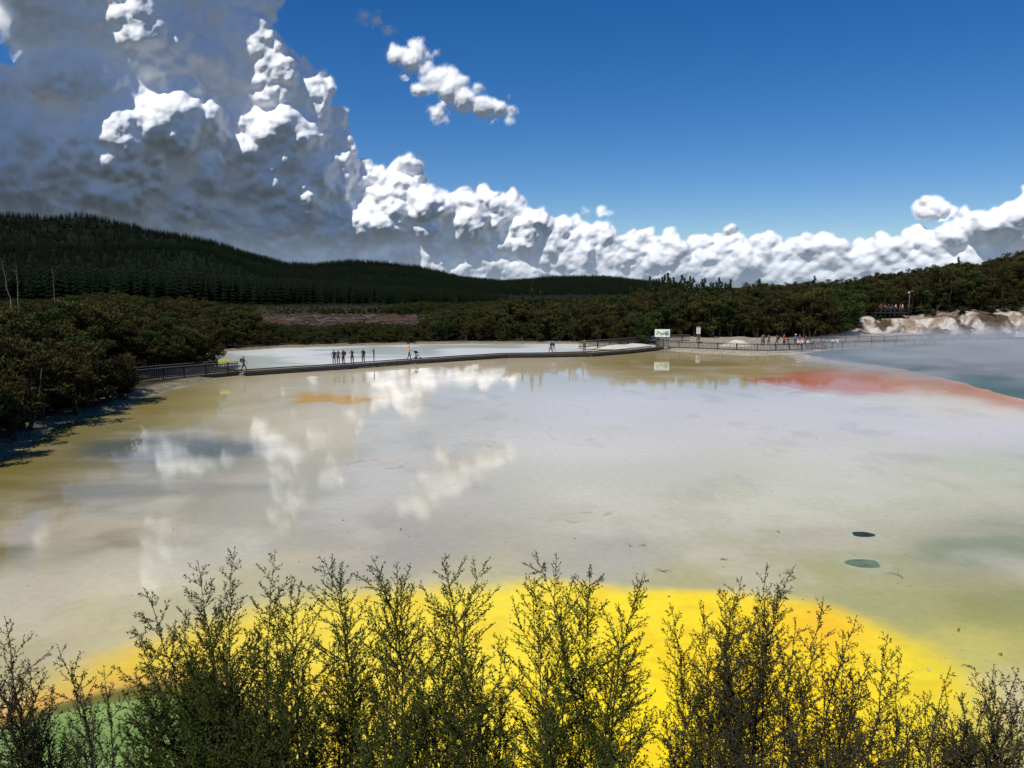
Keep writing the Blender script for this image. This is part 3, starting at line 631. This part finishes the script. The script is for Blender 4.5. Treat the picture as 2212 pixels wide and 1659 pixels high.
mound('sinter_mound',1592,748,3.0,1.0,pale); mound('sinter_mound',1320,750,5,.5,pale); mound('sinter_mound',1370,747,4,.45,pale)
# ================= SIGNS
white=simple('sign_white',(0.75,0.75,0.74),.5,.05,3); green=simple('sign_green',(0.20,0.36,0.14),.5,.3,2.5); yell=simple('sign_yellow',(0.62,0.62,0.10),.5,.15,3); dk=simple('sign_dark',(0.04,0.04,0.045),.5,.2,3); redm=simple('sign_red',(0.5,0.05,0.04),.5,.1,3)
def sign(name,px_,py_,z0,w_,h_,ztop,kind):
    X_,Y_=site(px_,py_,z0); mb=MB()
    mb.box((-w_*.42,0,ztop/2-.1),(.08,.08,ztop+.2),0,1); mb.box((w_*.42,0,ztop/2-.1),(.08,.08,ztop+.2),0,1) if w_>.7 else None
    mb.box((0,-.07,ztop-h_/2),(w_,.04,h_),0,0)
    if kind=='map':
        for k in range(9): mb.box((random.uniform(-.36,.36)*w_,-.095,ztop-h_*random.uniform(.25,.8)),(w_*random.uniform(.08,.22),.006+.003*k,h_*random.uniform(.08,.3)),0,2)
        for k in range(5): mb.box((w_*.30,-.13,ztop-h_*(.25+.12*k)),(w_*.25,.006,h_*.035),0,3)
    elif kind=='text':
        for k in range(5): mb.box((random.uniform(-.04,.04),-.095,ztop-h_*(.2+.15*k)),(w_*random.uniform(.5,.8),.006,h_*.05),0,3)
        mb.box((0,-.095,ztop-h_*.09),(w_*.9,.008,h_*.1),0,2)
    o=mb.obj(name,[white if kind!='yel' else yell,wood_dark,green if kind=='map' else redm,dk]); o.location=(X_,Y_,z0); o.rotation_euler[2]=-math.atan2(X_,Y_); return o
sign('map_board',1430,751,.3,2.2,1.15,2.75,'map'); sign('warning_sign',1508,741,.3,.62,1.1,2.6,'text'); sign('information_sign',1803,752,.3,.95,.5,1.35,'text')
sign('information_sign',2203,744,.3,1.3,1.0,2.2,'text'); sign('information_sign',484,806,.35,1.0,.55,1.5,'yel'); sign('information_sign',233,812,.6,.5,.5,1.6,'text')
sign('information_sign',1728,754,.3,.8,.5,1.35,'text')
mb=MB(); mb.tube([(0,0,-3),(0,0,3.6)],[.06,.045],8,0); mb.tube([(0,0,3.4),(.4,0,3.6)],[.03,.03],6,0); mb.box((.5,0,3.6),(.35,.2,.1),0,0); mb.box((-.22,0,3.3),(.24,.18,.2),0,1); mb.tube([(0,0,3.3),(-.16,0,3.3)],[.03,.03],6,0)
X_,Y_,z_=site_y(1963,668,153); o=mb.obj('lamp_post',[simple('galv',(0.25,0.25,0.25),.5,.1,4),white]); o.location=(X_,Y_,z_)
# ================= PEOPLE
def pose_graph(kind):
    J={};E=[]
    def j(n,p,r): J[n]=(Vector(p),r)
    j('pel',(0,0,.93),(.135,.10)); j('sp',(0,0,1.12),(.12,.09)); j('ch',(0,.0,1.32),(.15,.10)); j('nb',(0,-.01,1.455),(.062,.06)); j('nk',(0,.005,1.51),(.05,.05)); j('h1',(0,.02,1.58),(.07,.085)); j('h2',(0,.015,1.66),(.068,.082)); j('h3',(0,.01,1.70),(.04,.05))
    E+=[('pel','sp','t'),('sp','ch','t'),('ch','nb','t'),('nb','nk','s'),('nk','h1','s'),('h1','h2','s'),('h2','h3','s')]
    for s,n in((-1,'L'),(1,'R')):
        j('sh'+n,(s*.175,0,1.41),(.055,.055)); j('hip'+n,(s*.095,0,.86),(.088,.09))
        kn=(s*.105,.02,.48); an=(s*.11,-.03,.09); el=(s*.235,-.03,1.14); wr=(s*.245,.05,.90); 
        if kind=='walk':
            f=s; kn=(s*.09,.16*f+.05,.50); an=(s*.09,.30*f-.04 if f>0 else -.32,.10 if f>0 else .17); el=(s*.22,-.12*f-.02,1.15); wr=(s*.23,-.16*f+.07,.93)
        if kind=='photo': el=(s*.23,.20,1.30); wr=(s*.09,.36,1.52)
        if kind=='push':
            el=(s*.22,.06,1.15); wr=(s*.20,.33,1.08); kn=(s*.1,.1*s+.05,.49); an=(s*.1,.18*s-.05,.10)
        if kind=='hip' and s>0: el=(.34,-.06,1.18); wr=(.20,.05,1.04)
        if kind=='sit': kn=(s*.12,.42,.92); an=(s*.12,.44,.52); el=(s*.22,.10,1.16); wr=(s*.14,.33,1.05)
        ank=Vector(an); j('kn'+n,kn,(.062,.062)); j('an'+n,an,(.042,.045)); j('to'+n,(ank.x*1.1,ank.y+.17,max(.035,ank.z-.06)),(.038,.03)); j('he'+n,(ank.x,ank.y-.02,max(.04,ank.z-.05)),(.038,.035))
        j('el'+n,el,(.042,.042)); j('wr'+n,wr,(.026,.026))
        d=(Vector(wr)-Vector(el)).normalized(); pl=Vector(wr)+d*.07; j('pa'+n,pl,(.034,.018))
        E.extend([('ch','sh'+n,'t'),('sh'+n,'el'+n,'a'),('el'+n,'wr'+n,'s'),('wr'+n,'pa'+n,'s'),('pel','hip'+n,'p'),('hip'+n,'kn'+n,'p'),('kn'+n,'an'+n,'p'),('an'+n,'he'+n,'f'),('he'+n,'to'+n,'f')])
        sd_=Vector((0,1,0)) if abs(d.y)<.8 else Vector((1,0,0)); sd_=(sd_-d*sd_.dot(d)).normalized(); cu=d.cross(sd_)*(-.25*s)
        for k,(o_,ln) in enumerate([(-.027,.06),(-.009,.075),(.009,.08),(.027,.072)]):
            a1=pl+d*.03+sd_*o_; a2=pl+d*(.03+ln*.55)+sd_*o_*1.1+cu*.02; a3=pl+d*(.03+ln)+sd_*o_*1.1+cu*.07
            j('f%d1'%k+n,a1,(.010,.010)); j('f%d2'%k+n,a2,(.009,.009)); j('f%d3'%k+n,a3,(.007,.007)); E.extend([('pa'+n,'f%d1'%k+n,'s'),('f%d1'%k+n,'f%d2'%k+n,'s'),('f%d2'%k+n,'f%d3'%k+n,'s')])
        b=Vector(wr)+d*.04+sd_*.03; j('th1'+n,b,(.011,.011)); j('th2'+n,b+d*.035+sd_*.025,(.009,.009)); E.extend([('wr'+n,'th1'+n,'s'),('th1'+n,'th2'+n,'s')])
    if kind=='sit':
        for k_ in J:
            J[k_]=(J[k_][0]-Vector((0,0,.44 if True else 0)),J[k_][1])
    return J,E
def body_mesh(kind):
    J,E=pose_graph(kind); names=list(J); me=bpy.data.meshes.new('b'); me.from_pydata([tuple(J[n][0]) for n in names],[(names.index(a),names.index(b)) for a,b,_ in E],[])
    o=link(bpy.data.objects.new('b',me)); md=o.modifiers.new('s','SKIN'); md.use_smooth_shade=True
    sv=me.skin_vertices[0].data
    for i,n in enumerate(names): sv[i].radius=J[n][1]; sv[i].use_root=(n=='pel')
    ss=o.modifiers.new('u','SUBSURF'); ss.levels=1; ss.render_levels=1
    bpy.context.view_layer.update(); dg=bpy.context.evaluated_depsgraph_get(); m=bpy.data.meshes.new_from_object(o.evaluated_get(dg)); bpy.data.objects.remove(o)
    lab={'t':0,'a':0,'p':1,'s':2,'f':4}
    h=J['h2'][0]
    for p in m.polygons:
        c=p.center; best=9;bl=0
        for a,b,l in E:
            A=J[a][0];B=J[b][0]; ab=B-A; tt=max(0,min(1,(c-A).dot(ab)/ab.length_squared)); d_=(c-(A+ab*tt)).length-.5*(J[a][1][0]+J[b][1][0])*.6
            if d_<best: best=d_;bl=lab[l]
        if (c-h).length<.16 and (c.z>h.z+.02 or (c.y<h.y-.02 and c.z>h.z-.10)): bl=3
        p.material_index=bl; p.use_smooth=True
    mb=MB(); hc=J['h1'][0]+Vector((0,0,.035)); 
    base=len(m.vertices)
    mb.tube([hc+Vector((0,.075,.01)),hc+Vector((0,.105,-.02)),hc+Vector((0,.08,-.03))],[.008,.016,.01],6,2)
    for s in(-1,1):
        mb.tube([hc+Vector((s*.066,-.005,-.025)),hc+Vector((s*.078,-.005,0)),hc+Vector((s*.07,-.005,.025))],[.008,.014,.008],5,2)
        mb.tube([hc+Vector((s*.028,.078,.012)),hc+Vector((s*.028,.092,.012))],[.010,.007],6,3)
    mb.box(tuple(hc+Vector((0,.083,-.05))),(.045,.01,.01),0,2)
    bm_v=[tuple(v.co) for v in m.vertices]+mb.v; fs=[tuple(p.vertices) for p in m.polygons]+[tuple(i+base for i in f) for f in mb.f]; ms=[p.material_index for p in m.polygons]+mb.m
    m2=bpy.data.meshes.new('person_'+kind); m2.from_pydata(bm_v,[],fs); 
    m2.polygons.foreach_set('material_index',np.array(ms,np.int32)); m2.polygons.foreach_set('use_smooth',np.ones(len(ms),bool)); m2.update(); return m2
PM={k:body_mesh(k) for k in('stand','walk','photo','push','hip','sit')}
cm={}
def cmat(c,rough=.85):
    if c not in cm: cm[c]=simple('cloth_%02x%02x%02x'%c if len(c)==3 else 'c',srgb(*c),rough,.12,12)
    return cm[c]
for m in PM.values():
    for k in range(5): m.materials.append(cmat((60,60,60)))
def person(px_,py_,z0,pose,face,shirt,pants,hair=(45,32,24),skin=(190,142,112),s=1.0,extra=None,xyz=None):
    X_,Y_=site(px_,py_,z0) if xyz is None else xyz[:2]
    o=link(bpy.data.objects.new('person',PM[pose])); o.location=(X_,Y_,z0 if xyz is None else xyz[2]); o.rotation_euler[2]=math.radians(face); o.scale=(s*1.08,s*1.08,s)
    for k,c in enumerate((shirt,pants,skin,hair,(35,33,32))):
        o.material_slots[k].link='OBJECT'; o.material_slots[k].material=cmat(c)
    if extra=='hat':
        mb=MB(); mb.tube([(0,.01,1.66),(0,.01,1.672)],[.17,.165],14); mb.tube([(0,.01,1.67),(0,.01,1.74),(0,.01,1.77)],[.095,.085,.05],12); h=mb.obj('hat',[cmat((225,220,205))]); h.parent=o
    if extra=='pack':
        mb=MB(); mb.tube([(0,-.20,1.0),(0,-.22,1.1),(0,-.21,1.35),(0,-.18,1.44)],[.10,.15,.14,.07],10); h=mb.obj('backpack',[cmat((40,44,60))]); h.parent=o
    if extra=='cam':
        mb=MB(); mb.box((0,.42,1.56),(.15,.03,.09)); h=mb.obj('hand_held_camera',[cmat((20,20,22))]); h.parent=o
    return o
z=.385
dk_=(38,38,44)
person(722,787,z,'stand',20,dk_,(40,40,45),extra='pack'); person(731,787,z,'hip',-160,(70,66,70),(45,48,60)); person(742,787,z,'stand',150,(36,38,48),(28,28,32),s=1.04,extra='pack'); 
person(761,786,z,'photo',185,(60,62,62),(44,44,50),extra='cam'); person(785,784,z,'stand',170,(32,34,40),(38,40,50),extra='pack'); person(808,781,z,'photo',100,(84,88,80),(70,66,60),extra='cam',s=.97)
person(884,777,z,'push',-85,(222,158,24),(52,50,52)); person(1190,763,z,'walk',80,(40,84,170),(50,50,60),extra='pack'); person(1196,763,z,'walk',90,(70,78,120),(190,150,120)); 
person(1262,760,z,'walk',170,(92,96,74),(66,62,54)); person(527,803,z,'walk',-80,(84,88,82),(40,40,44),extra='pack')
person(380,806,z,'stand',60,(60,96,150),(44,48,60)); person(391,805,z,'hip',-90,(186,52,46),(50,50,60)); person(472,800,z,'stand',0,(200,196,186),(60,60,66)); 
for (a,b,p,f,sh,pn,ex) in [(1646,747,'stand',180,(112,104,84),(50,48,48),None),(1660,747,'hip',160,(90,80,72),(44,44,50),None),(1678,748,'walk',90,(44,42,46),(52,50,56),'pack'),(1693,747,'stand',200,(190,44,40),(46,48,60),None),(1718,746,'stand',170,(60,92,140),(54,54,60),'hat'),(1727,746,'stand',150,(120,64,50),(50,50,54),None),(1650,746,'stand',120,(50,50,58),(40,40,44),None),
  (2005,741,'hip',170,(30,32,40),(34,34,40),None),(2011,741,'stand',185,(44,40,44),(30,30,36),'pack'),(1740,750,'stand',190,(70,70,80),(50,50,50),None),(1509,742,'stand',170,(66,66,72),(50,48,50),None)]:
    person(a,b,.3,p,f,sh,pn,extra=ex)
X_,Y_=site(1762,751,.3); mb=MB(); mb.box((0,0,.43),(3.4,.42,.05),0,0)
for x_ in(-1.4,0,1.4): mb.box((x_,0,.2),(.08,.36,.42),0,1)
for y_ in (.78,.88): mb.box((0,-.22,y_),(3.4,.03,.08),0,0)
for x_ in(-1.4,1.4): mb.box((x_,-.2,.62),(.06,.05,.75),0,1)
b_=mb.obj('park_bench',[wood_gr,wood_dark]); b_.location=(X_,Y_,.3); b_.rotation_euler[2]=math.radians(180)
for k,(dx,sh) in enumerate([(-1.2,(210,206,200)),(-.4,(60,66,84)),(.4,(150,70,60)),(1.2,(70,74,60))]): person(0,0,.3,'sit',180,sh,(44,46,56),xyz=(X_+dx,Y_,.3))
LY=153.0
for k,(a,sh) in enumerate([(1903,(190,60,60)),(1912,(220,215,210)),(1919,(60,60,72)),(1926,(200,130,120)),(1934,(225,220,215)),(1944,(150,60,70)),(1949,(230,226,220))]):
    q=site_y(a,675,LY+.5); person(0,0,0,'stand' if k%2 else 'hip',150+k*13,sh,(60,60,70),xyz=q)
q0=site_y(1890,675,LY-.3); q1=site_y(1960,675,LY-.3)
mb=MB(); mb.box(((q0[0]+q1[0])/2,LY+.8,q0[2]-.07),(q1[0]-q0[0],3.2,.14),0,0)
for k in range(8):
    x_=q0[0]+(q1[0]-q0[0])*k/7; mb.box((x_,LY-.7,q0[2]-.35),(.09,.09,2.7),0,0)
for z_ in (.5,1.0): mb.box(((q0[0]+q1[0])/2,LY-.78,q0[2]+z_),(q1[0]-q0[0],.04,.06),0,0)
mb.obj('lookout_platform',[wood_dark])
X_,Y_=site(898,775.5,z); mb=MB()
for (x_,y_,r) in [(-.25,.0,.14),(.25,0,.14),(-.22,.62,.10),(.22,.62,.10)]:
    pts=[(x_,y_+r*math.cos(a),r+r*math.sin(a)) for a in np.linspace(0,2*math.pi,13)]; mb.tube(pts,[.025]*13,5,0,False)
    for a in range(4): mb.tube([(x_,y_,r),(x_,y_+r*math.cos(a*1.57),r+r*math.sin(a*1.57))],[.008,.008],3,1)
for x_ in(-.23,.23):
    mb.tube([(x_,-.35,1.05),(x_,0,.62),(x_,.62,.12)],[.016]*3,6,1); mb.tube([(x_,0,.14),(x_,.30,.55)],[.014]*2,6,1)
mb.tube([(-.23,-.35,1.05),(.23,-.35,1.05)],[.02,.02],6,0)
mb.box((0,.18,.45),(.40,.42,.06),0,0,.15); mb.box((0,-.04,.70),(.40,.06,.5),0,0,.3); mb.box((0,.05,.2),(.34,.4,.14),0,0)
hv=[];hn=9
for i in range(hn):
    a=math.pi*(.05+.62*i/(hn-1)); 
    for x_ in (-.22,.22): hv.append((x_,-.02+.36*math.cos(a),.68+.36*math.sin(a)))
b=len(mb.v); mb.v+=hv
for i in range(hn-1): mb.f.append((b+2*i,b+2*i+1,b+2*i+3,b+2*i+2)); mb.m.append(0)
for sidx in(0,1):
    cidx=len(mb.v); mb.v.append((-.22 if sidx==0 else .22,-.02,.68))
    for i in range(hn-1): mb.f.append((b+2*i+sidx,b+2*i+2+sidx,cidx)); mb.m.append(0)
o=mb.obj('baby_stroller',[cmat((28,28,32)),simple('alu',(0.4,0.4,0.42),.35,.1,4,.8)]); o.location=(X_,Y_,z); o.rotation_euler[2]=math.radians(-85)
print('people',time.time()-T0)
# ================= STICKS & STONES
mb=MB()
for (a,b,l) in [(1390,1180,.4),(1430,1235,.6),(865,1145,.35),(1680,1150,.25),(1940,1243,.8),(1565,1210,.35),(2070,1362,.35),(2165,1418,.4),(2090,1440,.4),(1150,1400,.5),(1700,1240,.25),(1360,1180,.25),(1240,1165,.25),(750,1225,.2)]:
    X_,Y_=site(a,b)
    for k in range(3):
        t_=random.uniform(0,6.28); p=Vector((X_,Y_,.02)); q=p+Vector((math.cos(t_),math.sin(t_),.05))*l*random.uniform(.3,1)*.6; mb.tube([p,p.lerp(q,.5)+Vector((0,0,.04)),q],[.012,.01,.005],4)
mb.obj('driftwood_twigs',[dead])
mb=MB()
for k in range(300):
    p=random.uniform(-50,2250); b=random.uniform(870,1500); X_,Y_=site(p,b)
    r=random.uniform(.008,.026)*(1 if random.random()<.92 else 1.8); mb.tube([(X_,Y_,-.01),(X_+r*.2,Y_,r*.4),(X_,Y_,r*.7)],[r,r*1.05,r*.35],6,random.choice([0,0,1]))
mb.obj('scattered_stones',[simple('stone_dark',(0.12,0.11,0.09),.8,.3,9),simple('stone_light',(0.4,0.38,0.32),.8,.2,9)])
# ================= STEAM
me=bpy.data.meshes.new('steam'); import bmesh
bm=bmesh.new(); bmesh.ops.create_icosphere(bm,subdivisions=3,radius=1); bm.to_mesh(me); bm.free()
st=link(bpy.data.objects.new('steam',me)); X_,Y_=site(2200,806); st.location=(X_+3,Y_+1,1.0); st.scale=(30,20,4.6)
t=NT('steam_mat'); t.t.nodes.remove(t.b); tc=t.n('ShaderNodeTexCoord'); gr=t.n('ShaderNodeTexGradient',gradient_type='SPHERICAL'); t.l(tc.outputs['Object'],gr.inputs['Vector'])
nz=t.n('ShaderNodeTexNoise'); nz.inputs['Scale'].default_value=4.6; nz.inputs['Detail'].default_value=4; t.l(tc.outputs['Object'],nz.inputs['Vector'])
mr=t.n('ShaderNodeMapRange'); mr.inputs['From Min'].default_value=.43; mr.inputs['From Max'].default_value=.64; mr.inputs['To Max'].default_value=.42; t.l(nz.outputs['Fac'],mr.inputs['Value'])
mu=t.n('ShaderNodeMath',operation='MULTIPLY'); t.l(mr.outputs['Result'],mu.inputs[0]); t.l(gr.outputs['Fac'],mu.inputs[1])
vs=t.n('ShaderNodeVolumeScatter'); vs.inputs['Color'].default_value=(.95,.98,1,1); t.l(mu.outputs[0],vs.inputs['Density']); t.l(vs.outputs[0],t.o.inputs['Volume'])
me.materials.append(t.m)
# ================= FOREGROUND SHRUBS
leafA=leafmat('manuka_leaf',(0.028,0.044,0.008),(0.110,0.145,0.024),.35,False); leafB=leafmat('manuka_leaf_brown',(0.035,0.033,0.014),(0.098,0.092,0.032),.3,False)
twigA=simple('twig_brown',(0.055,0.036,0.021),.9,.3,20); twigB=simple('twig_grey',(0.055,0.04,0.029),.9,.3,20)
def V3(a): return Vector(a)
def plume(mb,tw,base,tip,style,bush=1.0):
    L=(tip-base).length; ctrl=base.lerp(tip,.5)+Vector((0,0,.10*L))+Vector((random.gauss(0,.09),random.gauss(0,.09),0))*L
    def pt(t): return base*(1-t)**2+ctrl*2*t*(1-t)+tip*t*t
    def tg(t): return ((ctrl-base)*(1-t)+(tip-ctrl)*t).normalized()
    n=20; wob=[Vector((random.gauss(0,.006),random.gauss(0,.006),0)) for k in range(n+1)]
    pts=[pt(k/n)+wob[k] for k in range(n+1)]; mb.tube(pts,[.0013+.009*(1-k/n)**1.3 for k in range(n+1)],4,0,False)
    for k in range(10,20): tw.append((pts[k],pts[k+1],.007,1.0 if k<18 else .7))
    dense=style=='green'
    ns=int((28 if dense else 28)*L/1.9*random.uniform(.8,1.15)); phi=random.uniform(0,6.28); wid=random.uniform(.7,1.4)*bush
    for i in range(ns):
        t=.28+.70*((i+random.random())/ns)**.9; p=pt(t); T=tg(t); phi+=2.4+random.gauss(0,.4)
        a=T.orthogonal().normalized(); b_=T.cross(a); N_=a*math.cos(phi)+b_*math.sin(phi)
        an=math.radians(random.uniform(36,58) if dense else random.uniform(30,70)); d=T*math.cos(an)+N_*math.sin(an)
        l=min(.42,(1-t)**.95*.44*L*random.uniform(.4,1.3)*(1 if dense else .8)*wid+.03)
        m=max(3,int(l/.04)); q=[p]; dd=d.copy()
        for s in range(m): 
            dd=(dd+Vector((random.gauss(0,.08),random.gauss(0,.08),.05 if dense else .05))*(1 if dense else 1.8)).normalized(); q.append(q[-1]+dd*(l/m))
        mb.tube(q,[.0010+.0022*(l/.4)*(1-s/m) for s in range(m+1)],3,0,False)
        for s in range(m): tw.append((q[s],q[s+1],.007,1 if dense else .8))
        nsub=int(l/(.021 if dense else .023))
        for s in range(nsub):
            u=(s+random.random())/nsub*.95; kk=min(m-1,int(u*m)); pp=q[kk].lerp(q[kk+1],u*m-kk); D_=(q[kk+1]-q[kk]).normalized()
            sgn=Vector((random.gauss(0,1),random.gauss(0,1),random.gauss(0,1))); sgn=(sgn-D_*sgn.dot(D_)).normalized(); 
            d2=(D_*.75+sgn*.75+Vector((0,0,.15))).normalized(); l2=(1-u)*.36*l*random.uniform(.5,1.2)+.016
            e=pp+d2*l2; me_=pp.lerp(e,.5)+Vector((0,0,-.03*l2)); mb.tube([pp,me_,e],[.0011,.0009,.0006],3,0,False)
            tw.append((pp,me_,.0055,1 if dense else .7)); tw.append((me_,e,.005,1 if dense else .8))
def shrub(name,style,base_px,Yb,tips,lmats,lsz=1.0,bush=1.0):
    mb=MB(); tw=[]
    for (a,b,Yd) in tips:
        tip=V3(site_y(a,b,Yd)); bx=tip.x*.6+((base_px-CX)/F*Yb)*.4+random.gauss(0,.05); by=Yd*.6+Yb*.4+random.gauss(0,.1)
        gz_=7.6-.66*(by-1); base=Vector((bx,by,gz_-.05))
        plume(mb,tw,base,tip,style,bush)
    A=np.array([tuple(x[0]) for x in tw]);B=np.array([tuple(x[1]) for x in tw]); spc=np.array([x[2] for x in tw]); dn=np.array([x[3] for x in tw])
    ln=np.linalg.norm(B-A,axis=1); cnt=np.maximum(1,(ln/spc*dn*1.5)).astype(int); idx=np.repeat(np.arange(len(tw)),cnt); n=len(idx)
    u=rng.random(n)[:,None]; P=A[idx]*(1-u)+B[idx]*u; Dv=(B-A)[idx]; Dv/=np.linalg.norm(Dv,axis=1,keepdims=True)+1e-9
    Dv=Dv*.6+rng.normal(size=(n,3))*.6; L=rng.uniform(.009,.015,n)*lsz; LV=add_leaves(P,Dv,L,L*rng.uniform(.36,.55,n))
    me=mesh_join(name,mb.v,mb.f,mb.m,LV,1,lmats); link(bpy.data.objects.new(name,me)); return n
tot=0
gm=[twigA,leafA]; bm_=[twigB,leafB]
def J_(l,Y0): return [(a,b,Y0+random.uniform(-.35,.35)) for a,b in l]
tot+=shrub('manuka_shrub','green',470,4.4,J_([(590,1188),(505,1180),(425,1212)],4.3)+J_([(312,1268),(290,1352),(375,1350),(265,1492),(400,1420),(560,1365),(460,1390),(340,1450),(520,1420),(480,1300)],4.2),gm)
tot+=shrub('manuka_shrub','green',740,4.4,J_([(630,1250),(702,1206),(800,1200),(868,1262)],4.4)+J_([(600,1330),(760,1320),(690,1370),(830,1360),(910,1370),(940,1420),(640,1430),(780,1410)],4.1),gm)
tot+=shrub('manuka_shrub','green',1040,4.5,J_([(955,1203),(1060,1202),(1150,1196)],4.4)+J_([(1000,1320),(1080,1370),(1010,1430),(1050,1410)],4.2),gm)
tot+=shrub('manuka_shrub','green',1290,4.5,J_([(1145,1240),(1276,1222),(1392,1236),(1446,1300)],4.5)+J_([(1210,1360),(1470,1410),(1340,1380),(1180,1460)],4.2),gm)
tot+=shrub('twiggy_shrub','twig',1700,4.4,J_([(1655,1216),(1716,1220),(1560,1270),(1520,1302),(1602,1248),(1780,1292),(1850,1328),(1918,1368),(1936,1420),(1690,1270),(1640,1310),(1590,1340),(1820,1360),(1720,1340),(1880,1410),(1770,1390),(1640,1410),(1840,1450),(1720,1460),(1600,1460),(1680,1380),(1560,1400)],4.4),bm_)
tot+=shrub('twiggy_shrub','twig',90,3.9,J_([(10,1335),(122,1392),(222,1440),(62,1420),(160,1455),(-30,1400),(30,1480),(110,1500),(190,1540),(60,1560),(-60,1450),(10,1540),(140,1580)],3.9),bm_)
tot+=shrub('twiggy_shrub','twig',2120,3.8,J_([(2056,1440),(2102,1452),(2150,1440),(2202,1444),(1990,1490),(1942,1545),(2230,1470),(2075,1490),(2130,1500),(2180,1510),(2020,1540),(2250,1440),(2080,1560),(2150,1570),(2210,1560),(1960,1600),(2030,1600),(1900,1610)]+[(random.uniform(1960,2260),random.uniform(1510,1600)) for _ in range(9)],3.8),bm_)
tot+=shrub('manuka_shrub','green',600,4.0,J_([(a+random.uniform(-26,26),random.uniform(1440,1570)) for a in range(300,930,38)],3.9),gm,1.0,1.2)
tot+=shrub('manuka_shrub','green',1100,4.0,J_([(a+random.uniform(-30,30),random.uniform(1470,1620)) for a in range(920,1400,52)],3.9),gm,1.0,1.2)
tot+=shrub('twiggy_shrub','twig',1650,4.0,J_([(a+random.uniform(-20,20),random.uniform(1520,1620)) for a in range(1420,1980,40)],3.9),bm_,1.0,1.1)
print('leaves',tot,'time',time.time()-T0)
